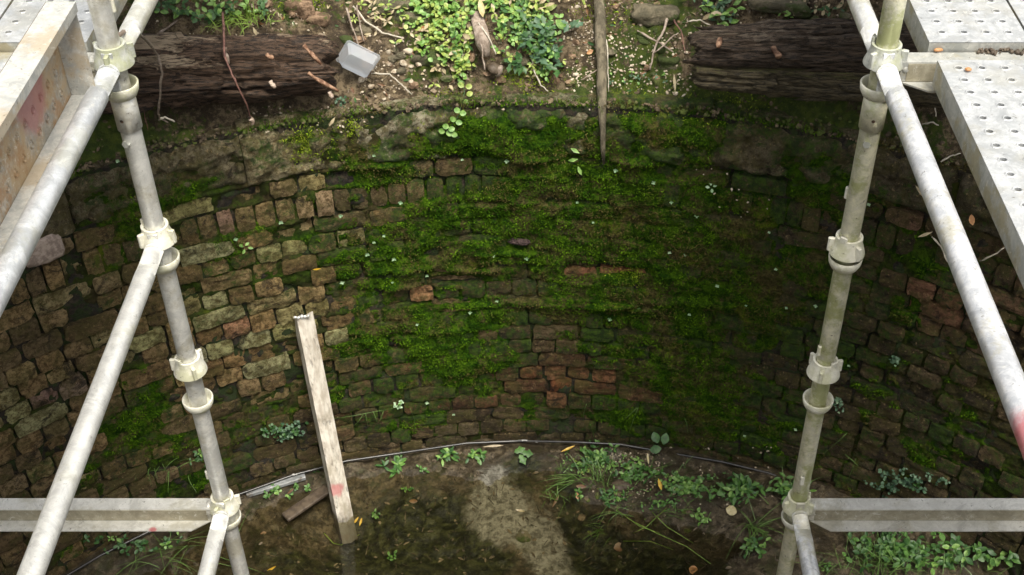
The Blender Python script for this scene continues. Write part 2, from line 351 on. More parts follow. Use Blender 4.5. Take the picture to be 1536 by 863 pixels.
def water_mat():
    m = bpy.data.materials.new('pit_water'); m.use_nodes = True; N = m.node_tree.nodes; L = m.node_tree.links; N.clear()
    out = N.new('ShaderNodeOutputMaterial'); tr = N.new('ShaderNodeBsdfTransparent'); tr.inputs[0].default_value = (.86, .84, .72, 1)
    gl = N.new('ShaderNodeBsdfGlossy'); gl.inputs['Roughness'].default_value = .02; gl.inputs['Color'].default_value = (1, 1, 1, 1)
    fr = N.new('ShaderNodeFresnel'); fr.inputs['IOR'].default_value = 1.36; mx = N.new('ShaderNodeMixShader')
    b = N.new('ShaderNodeBump'); b.inputs['Strength'].default_value = .05; b.inputs['Distance'].default_value = .01; L.new(noise(N, L, 9, 3, .5, pos(N)), b.inputs['Height'])
    L.new(b.outputs[0], gl.inputs['Normal']); L.new(b.outputs[0], fr.inputs['Normal'])
    L.new(fr.outputs[0], mx.inputs[0]); L.new(tr.outputs[0], mx.inputs[1]); L.new(gl.outputs[0], mx.inputs[2]); L.new(mx.outputs[0], out.inputs[0]); return m
M['water'] = water_mat()
def metal_mat(name, c1, c2, grime=(.36, .34, .16), g=(.5, .72), gk=.55, stains=(), rust=None, rough=.36, metal=.5, speck=.8):
    m, N, L, B = nt(name); p = pos(N); oc = N.new('ShaderNodeTexCoord').outputs['Object']
    c = mixc(N, L, c1, c2, ramp(N, L, noise(N, L, 30, 9, .8, p, .6), .25, .75))
    c = mixc(N, L, c, tuple(x*.80 for x in c1), ramp(N, L, noise(N, L, 5, 9, .8, p, 1.2), .52, .66, 0, .6))
    c = mixc(N, L, c, grime, ramp(N, L, noise(N, L, 7, 7, .7, p), g[0], g[1], 0, gk))
    c = mixc(N, L, c, (.10, .085, .06), ramp(N, L, noise(N, L, 55, 8, .82, p, .4), .66, .76, 0, speck)); c = mixc(N, L, c, (.75, .73, .66), ramp(N, L, noise(N, L, 34, 8, .8, p, 1.0), .62, .72, 0, .45))
    if rust: c = mixc(N, L, c, rust, ramp(N, L, noise(N, L, 9, 8, .75, p), .48, .66, 0, .75))
    for (q, r, sc_) in stains:
        v = N.new('ShaderNodeVectorMath'); v.operation = 'DISTANCE'; L.new(p, v.inputs[0]); v.inputs[1].default_value = tuple(q)
        dd = ramp(N, L, v.outputs['Value'], 0, r, 1, 0); k = math_(N, L, 'MULTIPLY', dd, math_(N, L, 'ADD', noise(N, L, 30, 6, .7, p), .35))
        c = mixc(N, L, c, sc_, ramp(N, L, k, .3, .6, 0, .8))
    L.new(c, B.inputs['Base Color']); B.inputs['Metallic'].default_value = metal
    rr = ramp(N, L, noise(N, L, 18, 6, .7, p), .3, .7, rough-.08, rough+.2); L.new(rr, B.inputs['Roughness'])
    bump(N, L, B, [(noise(N, L, 60, 6, .7, p), .25, .002)]); return m
PINK = (.62, .14, .16)
LX, RX, SY = -0.964, 0.750, 2.49            # the two standards in view
def nz(k): return HCAM-1.5-.5*k             # height of node k
M['galv_blue'] = metal_mat('galvanised_steel_bluish', (0.488, 0.508, 0.527), (0.722, 0.742, 0.761), gk=.25, speck=.3)
M['galv_light'] = metal_mat('galvanised_steel_pale', (0.586, 0.586, 0.566), (0.781, 0.781, 0.742), gk=.3, speck=.45)
M['galv_post_l'] = metal_mat('galvanised_steel_creamy', (0.58, 0.58, 0.55), (0.78, 0.77, 0.72), (0.449, 0.410, 0.293), (.45, .68), .6)
M['galv_green'] = metal_mat('galvanised_steel_algae', (0.58, 0.57, 0.45), (0.78, 0.75, 0.57), (0.322, 0.351, 0.117), (.40, .62), .75)
M['galv_ledger_r'] = metal_mat('galvanised_steel_scuffed', (0.537, 0.556, 0.586), (0.820, 0.820, 0.820), (0.488, 0.449, 0.293), (.5, .7), .6, [(Vector((RX, 1.28, nz(0)+.07)), .22, PINK)])
M['galv_transom'] = metal_mat('galvanised_steel_transom', (.66, .65, .60), (.84, .83, .78), (.40, .37, .25), (.52, .74), .45, [(at_y(1352, 790, 2.43), .035, PINK), (at_y(215, 757, 2.47), .02, PINK), (at_y(228, 793, 2.43), .03, PINK)], speck=.8)
M['web_mud_shade'] = metal_mat('muddy_shaded_web', (.25, .225, .16), (.42, .385, .29), (.22, .19, .11), (.3, .5), .3, speck=.3, rough=.6, metal=.1)  # dried mud, darkened as well to paint the shade on the upright web
M['cup'] = metal_mat('cast_cup_creamy', (0.605, 0.586, 0.488), (0.781, 0.761, 0.644), (0.410, 0.410, 0.215), (.45, .66), .6, metal=.1, rough=.55)
M['cup_grey'] = metal_mat('cast_cup_grey', (0.351, 0.361, 0.332), (0.547, 0.556, 0.508), (0.390, 0.410, 0.195), (.42, .66), .6, metal=.2, rough=.5)
M['deck'] = metal_mat('galvanised_deck', (0.36, 0.375, 0.385), (0.51, 0.52, 0.525), (0.336, 0.328, 0.288), (.46, .66), .5, rough=.5, metal=.3, speck=.7)
M['deck_side'] = metal_mat('galvanised_deck_side', (0.336, 0.344, 0.320), (0.496, 0.488, 0.448), (0.336, 0.288, 0.160), (.44, .64), .7, rough=.5, metal=.3)
M['toe'] = metal_mat('toe_board_rusty', (0.288, 0.272, 0.232), (0.464, 0.424, 0.352), (0.400, 0.288, 0.160), (.36, .60), .85, [(Vector((-1.035, 2.2, HCAM-1.34)), .16, (0.368, 0.160, 0.152))], rust=(0.336, 0.192, 0.088), rough=.6, metal=.1)
M['toe_top'] = metal_mat('toe_board_lip', (0.368, 0.376, 0.360), (0.544, 0.536, 0.496), (0.416, 0.336, 0.224), (.46, .66), .7, rough=.55, metal=.2, speck=.8)
M['log'] = None
def log_mat(name, c1, c2, pale, pk=.8):
    m, N, L, B = nt(name); oc = N.new('ShaderNodeTexCoord').outputs['Object']; v = mapping(N, L, oc, (3.5, 26, 26)); g = N.new('ShaderNodeNewGeometry')
    f = noise(N, L, 6, 9, .75, v, .5); c = mixc(N, L, c1, c2, ramp(N, L, f, .38, .62))
    a = N.new('ShaderNodeAttribute'); a.attribute_name = 'bare'
    th = math_(N, L, 'ADD', math_(N, L, 'MULTIPLY', a.outputs['Fac'], .5), noise(N, L, 5, 9, .75, v)); c = mixc(N, L, c, pale, ramp(N, L, th, .70, .92, 0, pk))
    c = mixc(N, L, c, (.24, .19, .13), ramp(N, L, noise(N, L, 26, 4, .7, v), .68, .78, 0, .7))
    L.new(c, B.inputs['Base Color']); B.inputs['Roughness'].default_value = .62
    bump(N, L, B, [(f, 1.0, .06), (noise(N, L, 16, 8, .8, v), 1, .03)]); return m
M['log'] = log_mat('rotting_log', (.022, .014, .009), (.20, .125, .080), (.62, .49, .34), 1.0)
M['log_r'] = log_mat('rotting_log_dark', (.024, .017, .011), (.17, .12, .082), (.36, .29, .21), .8)
M['log_low'] = log_mat('rotting_log_mossy', (.034, .027, .014), (.20, .16, .09), (.20, .20, .06), .8)
M['root'] = plain('root_orange', (.13, .06, .03), (.40, .24, .15), 40, .7)
M['fungus'] = plain('stub_pale', (.25, .18, .13), (.5, .4, .32), 60, .7)
M['twig'] = plain('twig', (.22, .17, .13), (.38, .31, .25), 40, .8)
M['twig_red'] = plain('twig_reddish', (.12, .055, .045), (.24, .12, .09), 40, .6)
M['twig_pale'] = plain('twig_pale', (.42, .38, .30), (.62, .56, .46), 40, .7)
M['stake'] = plain('rotten_stake', (.10, .085, .055), (.23, .195, .13), 22, .85, ((60, .8, .01),), (.07, .085, .02), (.5, .68), stretch=(1, 1, .25))
M['clinker'] = plain('clinker', (.05, .03, .028), (.2, .13, .12), 90, .6, ((90, 1, .02),)); M['stone'] = plain('bank_stone', (.13, .115, .07), (.26, .22, .14), 14, .85, ((30, .8, .015), (120, .6, .004)), (.07, .10, .02), (.46, .62))
M['stone_red'] = plain('bank_stone_reddish', (.13, .08, .045), (.36, .24, .15), 30, .85, ((30, .8, .015),), (.08, .10, .02), (.56, .7))
M['pebble'] = plain('pebble', (.24, .18, .12), (.50, .43, .32), 26, .7, ())
M['pebble_pale'] = plain('pebble_pale', (.40, .33, .24), (.62, .54, .42), 26, .7, ())
def leaf_mat(name, a, b, rough=.45, trans=.25):
    m, N, L, B = nt(name); p = pos(N); c = mixc(N, L, a, b, ramp(N, L, noise(N, L, 45, 3, .6, p), .35, .65)); L.new(c, B.inputs['Base Color']); B.inputs['Roughness'].default_value = rough
    t = N.new('ShaderNodeBsdfTranslucent'); L.new(c, t.inputs[0]); x = N.new('ShaderNodeMixShader'); x.inputs[0].default_value = trans
    L.new(B.outputs[0], x.inputs[1]); L.new(t.outputs[0], x.inputs[2]); L.new(x.outputs[0], N['Material Output'].inputs[0]); return m
M['leaf'] = leaf_mat('leaf_green', (.11, .25, .04), (.30, .48, .13)); M['leaf_yel'] = leaf_mat('leaf_yellow_green', (.22, .32, .045), (.48, .56, .16))
M['leaf_dark'] = leaf_mat('leaf_dark', (.035, .10, .028), (.08, .18, .05)); M['leaf_blue'] = leaf_mat('leaf_blue_green', (.06, .13, .07), (.13, .22, .13))
M['leaf_floor'] = leaf_mat('leaf_floor', (.06, .15, .03), (.13, .27, .06)); M['grass'] = leaf_mat('grass_blade', (.09, .18, .035), (.20, .32, .09))
M['grass_hi'] = leaf_mat('grass_bright', (.20, .34, .05), (.36, .5, .10)); M['sprout'] = leaf_mat('sprout_pale', (.30, .50, .26), (.5, .68, .42))
M['dead_yel'] = leaf_mat('fallen_yellow', (.65, .38, .03), (.8, .55, .08)); M['dead_pale'] = leaf_mat('fallen_pale', (.55, .46, .2), (.72, .62, .36)); M['dead_brn'] = leaf_mat('fallen_brown', (.14, .07, .035), (.27, .15, .07))
M['debris'] = plain('rotten_debris', (.035, .026, .016), (.15, .115, .07), 12, .8, ()); M['dead_bei'] = leaf_mat('dry_beige', (.38, .30, .18), (.55, .46, .28)); M['dead_or'] = leaf_mat('fallen_orange', (.5, .24, .1), (.65, .36, .16))
M['hose'] = plain('hose_black', (.02, .02, .02), (.05, .045, .04), 20, .22, (), (.55, .55, .52), (.66, .70)); M['wood_dark'] = plain('wet_board', (.06, .042, .028), (.12, .09, .06), 30, .55, ((50, .6, .005),))  # the hose's pale noise spots are glints painted into its colour
M['pipe_grey'] = plain('grey_plastic', (.20, .21, .21), (.36, .37, .37), 20, .35, ((60, .2, .002),), (.10, .08, .06), (.58, .72))
def tub_mat():
    m, N, L, B = nt('frosted_plastic'); B.inputs['Base Color'].default_value = (.78, .82, .88, 1); B.inputs['Roughness'].default_value = .3
    t = N.new('ShaderNodeBsdfTransparent'); t.inputs[0].default_value = (.92, .95, 1, 1); tl = N.new('ShaderNodeBsdfTranslucent'); tl.inputs[0].default_value = (.85, .9, .96, 1)
    x1 = N.new('ShaderNodeMixShader'); x1.inputs[0].default_value = .35; x2 = N.new('ShaderNodeMixShader'); x2.inputs[0].default_value = .45
    L.new(B.outputs[0], x1.inputs[1]); L.new(tl.outputs[0], x1.inputs[2]); L.new(x1.outputs[0], x2.inputs[1]); L.new(t.outputs[0], x2.inputs[2]); L.new(x2.outputs[0], N['Material Output'].inputs[0]); return m
M['tub'] = tub_mat()
def board_mat():
    m, N, L, B = nt('whitewashed_channel'); p = pos(N); oc = N.new('ShaderNodeTexCoord').outputs['Object']; v = mapping(N, L, oc, (5, 14, 14))
    c = mixc(N, L, (.52, .46, .38), (.74, .69, .60), ramp(N, L, noise(N, L, 3, 6, .6, v), .35, .62))
    c = mixc(N, L, c, (.10, .09, .08), ramp(N, L, noise(N, L, 2.6, 9, .72, v, .6), .56, .80, 0, .75))
    c = mixc(N, L, c, (.30, .25, .16), ramp(N, L, noise(N, L, 7, 6, .7, p), .5, .7, 0, .6))
    vv = N.new('ShaderNodeVectorMath'); vv.operation = 'DISTANCE'; L.new(p, vv.inputs[0]); vv.inputs[1].default_value = tuple(at_y(503, 735, 3.78)); d = ramp(N, L, vv.outputs['Value'], .0, .085, 1, 0)
    c = mixc(N, L, c, (.5, .12, .13), ramp(N, L, math_(N, L, 'MULTIPLY', d, math_(N, L, 'ADD', noise(N, L, 22, 5, .6, p), .1)), .28, .5, 0, .7))
    sx = N.new('ShaderNodeSeparateXYZ'); L.new(p, sx.inputs[0]); zz = math_(N, L, 'ADD', sx.outputs[2], math_(N, L, 'MULTIPLY', noise(N, L, 12, 7, .75, p), .12)); c = mixc(N, L, c, (.09, .08, .055), ramp(N, L, zz, .03, .13, .85, 0))
    L.new(c, B.inputs['Base Color']); B.inputs['Roughness'].default_value = .6; bump(N, L, B, [(noise(N, L, 5, 7, .7, v), .5, .004)]); return m
M['channel'] = board_mat()

# ------------------------------------------------------------------ the setting
def terrain():
    # bank and the ground beyond: one sheet from the lip of the pit to the horizon
    e = np.concatenate([np.linspace(.015, .75, 80), np.linspace(.8, 2.2, 15), [3, 5, 9, 18, 40, 80, 150]])
    ph = np.concatenate([np.linspace(-PI, -.95, 60, endpoint=False), np.linspace(-.95, .95, 460, endpoint=False), np.linspace(.95, PI, 60, endpoint=False)])
    Ph, E = np.meshgrid(ph, e, indexing='ij'); X = CEN[0]+(R_W+E)*np.sin(Ph); Y = CEN[1]+(R_W+E)*np.cos(Ph); Z = bank_z(X, Y)
    Z += .022*fbm(X*28, Y*28, 4, 4)*(E < .8)
    ms = .2+1.5*fbm(X*2.4, Y*2.4, 6, 5)+.75*np.exp(-(E/.17)**2)
    o = link('ground', np_mesh('ground', np.stack([X, Y, Z], -1).reshape(-1, 3), grid_q(len(ph), len(e), True), M['soil'], True, {'moss': ms.ravel()})); tag(o, kind='structure')
    r = np.concatenate([[0.0], np.linspace(.1, 1.4, 24), np.linspace(1.42, 3.04, 240)]); ph = np.concatenate([np.linspace(-PI, -.95, 50, endpoint=False), np.linspace(-.95, .95, 420, endpoint=False), np.linspace(.95, PI, 50, endpoint=False)])
    Ph, Rr = np.meshgrid(ph, r, indexing='ij'); X = CEN[0]+Rr*np.sin(Ph); Y = CEN[1]+Rr*np.cos(Ph); Z = floor_z(X, Y); dp = sstep(.002, -.05, Z)
    dk = np.zeros_like(X)
    for (px, py, rx, ry, k) in [(640, 765, 105, 36, .9), (690, 835, 95, 34, 1.0), (850, 755, 25, 36, .9), (930, 835, 90, 36, .75), (590, 800, 70, 24, .7), (790, 700, 40, 14, .6), (450, 840, 130, 30, .5), (1050, 845, 80, 20, .3), (745, 765, 50, 35, -.8), (820, 806, 40, 30, -.6), (775, 725, 22, 16, .5), (880, 790, 30, 26, .6)]:
        q = at_z(px, py, 0); dk += k*np.exp(-((X-q.x)/(rx/330))**2-((Y-q.y)/(ry/215))**2)
    o = link('mud_floor', np_mesh('mud_floor', np.stack([X, Y, Z], -1).reshape(-1, 3), grid_q(len(ph), len(r), True), M['mud'], True, {'silt': silt(X, Y).ravel(), 'deep': np.clip(dk, -1, 1).ravel()})); tag(o, kind='structure')
    mb = MB(); n = 96; mb.add([(CEN[0]+3.02*math.cos(2*PI*k/n), CEN[1]+3.02*math.sin(2*PI*k/n), 0) for k in range(n)], [tuple(range(n))]); o = mb.obj('water', M['water']); tag(o, kind='structure')
terrain()

# ------------------------------------------------------------------ brick wall of the pit
wall = empty('brick_wall', (CEN[0], CEN[1]+R_W, 0), 'curved red brick wall of the round pit, thick with moss, below the logs', 'wall')
rows = [(2.862, 2.937, 'm'), (2.951, 3.062, 'e')]; d = 3.076; k = 0
while d < 4.60:
    rows.append((d, d+.077, 'h' if k % 2 else 'm')); d += .086; k += 1
bricks = []      # (s0, s1, ztop, zbot, protrusion)
rnd = random.Random(3)
for (d0, d1, kind) in rows:
    s = -PI*R_W+rnd.uniform(0, .1)
    while s < PI*R_W-.12:
        w = {'e': rnd.uniform(.064, .072), 'h': rnd.uniform(.098, .11), 'm': rnd.choice([.105, .212, .212, .205, .15])}[kind]+rnd.uniform(-.005, .005)
        bricks.append((s, s+w, HCAM-d0, HCAM-d1, rnd.uniform(-.008, .010) if rnd.random() > .10 else rnd.uniform(-.03, -.01)))
        s += w+rnd.uniform(.003, .011)
def brick_template(seed, n=7, m=4):
    """unit brick, front face toward -Y, 1 x 1 in X/Z, depth 1; worn irregular arrises"""
    r = random.Random(seed); V = []; F = []
    for i in range(n+1):
        for j in range(m+1):
            u, w = i/n-.5, j/m-.5; ed = (i in (0, n))+(j in (0, m))
            V.append((u+r.uniform(-.016, .016)-(r.choice([.02, .05, .16])*u if ed == 2 else 0), (.045*ed*r.uniform(.3, 1.8)+(r.choice([0, 0, .25]) if ed == 2 else 0))+r.uniform(-.05, .07)+.12*float(vnoise(u*2+seed*3.1, w*2, seed)), w+r.uniform(-.045, .045)))
    idx = lambda i, j: i*(m+1)+j
    for i in range(n):
        for j in range(m): F.append((idx(i, j), idx(i+1, j), idx(i+1, j+1), idx(i, j+1)))
    rim = [idx(i, 0) for i in range(n+1)]+[idx(n, j) for j in range(1, m+1)]+[idx(i, m) for i in range(n-1, -1, -1)]+[idx(0, j) for j in range(m-1, 0, -1)]
    b = len(V); V += [(V[q][0]*1.0, 1.0, V[q][2]) for q in rim]; c = len(rim)
    F += [(rim[(q+1) % c], rim[q], b+q, b+(q+1) % c) for q in range(c)]
    return np.array(V), F
TPL = [brick_template(i) for i in range(32)]
tplm = []
for i, (V, F) in enumerate(TPL):
    me = bpy.data.meshes.new('brick'); me.from_pydata(V.tolist(), [], F); me.materials.append(M['brick']); me.shade_smooth()
    try: me.set_sharp_from_angle(angle=math.radians(20))
    except Exception: pass
    tplm.append(me)
info = []
for i, (s0, s1, z1, z0, pr) in enumerate(bricks):
    sm, zm = (s0+s1)/2, (z0+z1)/2; S = np.array([sm]); ms = float(moss_field(S, np.array([zm]))[0]); p = w_pt(sm, zm)
    px, py, Z = proj(p) if abs(sm) < 3.6 else (-999, -999, 9)
    vis = (-10 < px < 1546 and 60 < py < 870 and zm > -.02 and not (px < 95 and py < 330))
    area = (s1-s0)*(z1-z0)*abs(math.cos(sm/R_W))*(FPX/Z)**2*(1-.75*min(max(ms, 0), 1)) if vis else 0
    info.append([area, i, sm, zm, ms])
keep = set(x[1] for x in sorted(info, reverse=True)[:298] if x[0] > 0)
SV, SF, SC = [], [], []; off = 0
BRIGHT = [(*w_sd(x, y), t) for x, y, t in [(617, 441, (.60, .33, .17)), (660, 424, (.50, .36, .22)), (700, 422, (.50, .36, .24)), (908, 405, (.42, .17, .09)), (866, 400, (.38, .16, .09)), (594, 521, (.45, .2, .15)), (497, 458, (.62, .40, .24)), (448, 320, (.60, .44, .25)), (478, 317, (.58, .42, .26)), (415, 326, (.6, .42, .25)), (300, 356, (.5, .32, .24)), (333, 346, (.5, .32, .24)), (340, 497, (.6, .33, .2)), (830, 572, (.33, .12, .05)), (1375, 430, (.33, .16, .1)), (1390, 465, (.33, .16, .1)), (1352, 320, (.3, .17, .12)), (100, 575, (.48, .36, .28)), (90, 600, (.42, .27, .24))]]
for (area, i, sm, zm, ms) in info:
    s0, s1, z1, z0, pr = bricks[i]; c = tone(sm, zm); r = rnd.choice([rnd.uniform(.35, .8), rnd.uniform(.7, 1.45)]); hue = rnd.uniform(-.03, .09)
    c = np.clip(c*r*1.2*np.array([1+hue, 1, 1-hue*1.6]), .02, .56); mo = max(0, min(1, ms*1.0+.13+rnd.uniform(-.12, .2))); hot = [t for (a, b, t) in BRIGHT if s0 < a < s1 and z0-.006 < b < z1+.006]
    if hot: c = np.array(hot[0]); mo = .05
    size = ((s1-s0)*rnd.uniform(.94, 1.02), .05, (z1-z0)*rnd.uniform(.9, 1.06)); ph = -sm/R_W; t = rnd.randrange(32); flip = rnd.choice([1, -1])
    tilt = rnd.uniform(-.03, .03); P = w_pt(sm, zm, pr)
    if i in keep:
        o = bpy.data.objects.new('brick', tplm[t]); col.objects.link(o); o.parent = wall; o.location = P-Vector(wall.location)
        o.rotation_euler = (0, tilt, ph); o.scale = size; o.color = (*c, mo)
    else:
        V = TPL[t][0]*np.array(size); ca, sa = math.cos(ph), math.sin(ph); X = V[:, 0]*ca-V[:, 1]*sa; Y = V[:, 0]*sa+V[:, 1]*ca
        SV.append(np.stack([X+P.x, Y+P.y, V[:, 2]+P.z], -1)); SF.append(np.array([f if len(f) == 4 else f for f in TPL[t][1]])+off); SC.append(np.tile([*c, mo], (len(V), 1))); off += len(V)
o = link('brickwork', np_mesh('brickwork', np.concatenate(SV)-np.array(wall.location), np.concatenate(SF), M['brick_stuff'], True, {'tint': np.concatenate(SC)}), wall); tag(o, kind='stuff')
o.data.set_sharp_from_angle(angle=math.radians(20))
# mortar behind, a rough bed recessed between the bricks
s = np.concatenate([np.linspace(-PI*R_W, -3.1, 90, endpoint=False), np.linspace(-3.1, 3.1, 620, endpoint=False), np.linspace(3.1, PI*R_W, 90, endpoint=False)]); z = np.linspace(-.12, ZTOP+.0, 175)
S, Zg = np.meshgrid(s, z, indexing='ij'); rr = R_W+.020+.032*fbm(S*14, Zg*14, 2, 4); X = CEN[0]+rr*np.sin(S/R_W); Y = CEN[1]+rr*np.cos(S/R_W)
o = link('mortar', np_mesh('mortar', np.stack([X, Y, Zg], -1).reshape(-1, 3)-np.array(wall.location), grid_q(len(s), len(z), True), M['mortar']), wall); tag(o, kind='stuff')
# coping stones: big rough blocks under the bank
def coping(s0, s1, z0, z1, seed, prot, parent, tint, joined=None):
    n, m = max(6, int((s1-s0)/.012)), 22; u = np.linspace(0, 1, n); w = np.linspace(0, 1, m); U, W = np.meshgrid(u, w, indexing='ij')
    ed = np.minimum(np.minimum(U*(s1-s0), (1-U)*(s1-s0)), np.minimum(W, 1-W)*(z1-z0)); bev = .022*np.exp(-ed/.012)
    S = s0+U*(s1-s0)+.006*fbm(W*3, seed*3.1+U*0, 0, 2); Zz = z0+W*(z1-z0)+.012*fbm(S*9, seed*1.0+0*S, 3, 3)*(W < .5)
    hgt = prot+.034*fbm(S*4.5, Zz*7, seed*2.3, 5)+.022*np.abs(fbm(S*9, Zz*16, seed+4, 4))+.030*fbm(S*26, Zz*26, seed, 4)-bev*.8-.045*sstep(ZTOP-.055, ZTOP+.01, Zz)
    r = R_W-hgt; X = CEN[0]+r*np.sin(S/R_W); Y = CEN[1]+r*np.cos(S/R_W); V = np.stack([X, Y, Zz], -1)
    back = R_W+.22; Xb = CEN[0]+back*np.sin(S/R_W); Yb = CEN[1]+back*np.cos(S/R_W); Vb = np.stack([Xb, Yb, Zz], -1)
    V = V.reshape(-1, 3); ids = np.arange(n*m).reshape(n, m); rim = np.concatenate([ids[:, 0], ids[-1, 1:], ids[-2::-1, -1], ids[0, -2:0:-1]]); VB = Vb.reshape(-1, 3)[rim]
    c = len(rim); q = grid_q(n, m); side = np.array([(rim[(k+1) % c], rim[k], n*m+k, n*m+(k+1) % c) for k in range(c)])
    Va = np.concatenate([V, VB]); Q = np.concatenate([q, side]); Sm = np.concatenate([S.ravel(), S.ravel()[rim]]); Zm = np.concatenate([Zz.ravel(), Zz.ravel()[rim]])
    mo = np.clip(moss_field(Sm, Zm)*.8+.30, 0, 1)
    C = np.concatenate([np.tile(tint, (len(Va), 1)), mo[:, None]], 1)
    if joined is not None: joined.append((Va, Q, C)); return
    o = link('coping_stone', np_mesh('coping_stone', Va-np.array(wall.location), Q, M['brick_stuff'], True, {'tint': C}), parent); o.data.set_sharp_from_angle(angle=math.radians(60))
cuts = [w_sd(x, 230)[0] for x in (-150, 80, 363, 530, 760, 1062, 1290, 1450, 1650)]
tints = [(.22, .19, .12), (.24, .21, .14), (.48, .42, .27), (.52, .48, .36), (.40, .37, .27), (.2, .17, .11), (.16, .135, .09), (.13, .11, .075)]
for i in range(len(cuts)-1):
    top = ZTOP+rnd.uniform(-.01, .015); coping(cuts[i]+.003, cuts[i+1]-.003, HCAM-2.848, top, i+1, .002+rnd.uniform(-.004, .010), wall, tints[i])
J = []; s = cuts[-1]
while s < cuts[0]+2*PI*R_W-.5:
    w = rnd.uniform(.4, .8); coping(s+.006, s+w-.006, HCAM-2.848, ZTOP+rnd.uniform(-.02, .02), rnd.random()*50, .012, wall, (.16, .14, .1), J); s += w
off = 0; Q = []
for a, q, c in J: Q.append(q+off); off += len(a)
o = link('coping', np_mesh('coping', np.concatenate([j[0] for j in J])-np.array(wall.location), np.concatenate(Q), M['brick_stuff'], True, {'tint': np.concatenate([j[2] for j in J])}), wall); tag(o, kind='stuff')

# ------------------------------------------------------------------ moss cushions on the wall, with tufts
ds = .0075; s = np.arange(-2.75, 2.75, ds); z = np.arange(-.02, ZTOP-.01, ds); S, Zg = np.meshgrid(s, z, indexing='ij')
cov = np.zeros(S.shape, bool)
for (s0, s1, z1, z0, pr) in bricks:
    if s1 < -2.75 or s0 > 2.75: continue
    a, b = int((s0+.004+2.75)/ds), int(math.ceil((s1-.004+2.75)/ds)); c, e = int(max(0, (z0+.004+.02)/ds)), int(max(0, math.ceil((z1-.004+.02)/ds))); cov[max(a, 0):b, c:e] = True
joint = ~cov & (Zg < HCAM-2.85); jb = joint.astype(float)
for _ in range(2): jb = (jb+np.roll(jb, 1, 0)+np.roll(jb, -1, 0)+np.roll(jb, 1, 1)+np.roll(jb, -1, 1))/5
mf = moss_field(S, Zg); mu = np.clip(mf, -.3, 1.15)
H = -.020+.031*np.minimum(mu, .9)+.006*sstep(.55, .9, mu)+.014*fbm(S*9, Zg*11, 7, 4)+.008*fbm(S*45, Zg*45, 9, 2)-.030*jb*sstep(-.15, .2, fbm(S*5, Zg*5, 12, 2))+.012*jb*sstep(.1, -.2, fbm(S*5, Zg*5, 12, 2))
H += np.where(Zg > HCAM-2.86, .004+.016*sstep(.35, .9, mu), 0)-.05*sstep(ZTOP-.07, ZTOP, Zg)
# a few dark undercut ledges between courses
for (x0, x1, py) in [(560, 760, 412), (430, 560, 305), (640, 1000, 470), (560, 720, 437), (880, 1120, 462), (700, 820, 385), (400, 560, 505)]:
    sa, za = w_sd(x0, py); sb, zb = w_sd(x1, py); zl = za+(zb-za)*(S-sa)/(sb-sa)+.012*fbm(S*6, 3, 1, 3); inn = sstep(sa, sa+.08, S)*sstep(sb, sb-.08, S)
    H += inn*(.016*np.exp(-((Zg-zl-.022)/.018)**2)-.022*np.exp(-((Zg-zl)/.007)**2))
X = CEN[0]+(R_W-H)*np.sin(S/R_W); Y = CEN[1]+(R_W-H)*np.cos(S/R_W); V = np.stack([X, Y, Zg], -1).reshape(-1, 3)
good = (H > -.013) & (mu > .0); q = grid_q(len(s), len(z)); gq = good.ravel()[q].any(1); q = q[gq]; used = np.unique(q); remap = np.zeros(len(V), np.int64); remap[used] = np.arange(len(used))
dirt = (sstep(.45, .15, mu)*.6).ravel()[used]
mV = V[used]; mQ = remap[q]
# tufts
hf = (H > -.003) & (mu > .3); idx = np.flatnonzero(hf.ravel()); pick = np.random.choice(idx, min(100000, len(idx)), False)
nb = len(pick)*2; base = np.repeat(V[pick], 2, 0); base = base+np.random.uniform(-.004, .004, base.shape); phi = np.repeat((S.ravel()[pick])/R_W, 2)
inw = np.stack([-np.sin(phi), -np.cos(phi), np.zeros(nb)], -1); tan = np.stack([np.cos(phi), -np.sin(phi), np.zeros(nb)], -1)
dirv = inw*np.random.uniform(.5, 1, (nb, 1))+tan*np.random.uniform(-.7, .7, (nb, 1))+np.array([0, 0, 1])*np.random.uniform(-.5, .8, (nb, 1)); Ln = np.random.uniform(.004, .013, (nb, 1)); wd = np.random.uniform(.0012, .003, (nb, 1))
sd_ = np.cross(dirv, np.random.normal(size=(nb, 3))); sd_ /= np.linalg.norm(sd_, axis=1, keepdims=True)+1e-9
T = np.stack([base-sd_*wd, base+sd_*wd, base+dirv*Ln], 1).reshape(-1, 3); n0 = len(mV)
me = np_mesh('moss', mV, mQ, M['moss'], True, {'dirt': dirt}); o = link('moss', me); tag(o, 'thin and thick green moss cushions covering the curved brick wall', 'moss', kind='stuff')
me = np_mesh('moss_tufts', T, np.arange(len(T)).reshape(-1, 3), M['moss_tip'], False, {'dirt': np.zeros(len(T))}); o = link('moss_tufts', me, o); tag(o, kind='stuff')
exec_after = []

# ------------------------------------------------------------------ scaffold
def ring_mesh():
    mb = MB(); lathe(mb, [(.0245, -.020), (.034, -.018), (.0405, -.004), (.0425, .012), (.0405, .014), (.0375, .012), (.0350, -.002), (.030, -.010), (.0245, -.012)], 32); return mb.mesh('lower_cup', M['cup'], True)
def cup_mesh(mat):
    mb = MB(); lathe(mb, [(.0250, .026), (.0290, .029), (.0335, .028), (.0345, .010), (.0385, .000), (.0440, -.016), (.0450, -.022), (.0420, -.024), (.0370, -.018), (.030, .006), (.0250, .008)], 32)
    for a in (20, 140, 260):
        Mx = Matrix.Rotation(math.radians(a), 4, 'Z'); box(mb, (.034, -.005, -.020), (.050, .005, .020), Mx, .002)
    Mx = Matrix.Rotation(math.radians(75), 4, 'Z'); box(mb, (.026, -.010, .022), (.034, .010, .042), Mx, .003)
    me = mb.mesh('upper_cup', mat, True); me.set_sharp_from_angle(angle=math.radians(40)); return me
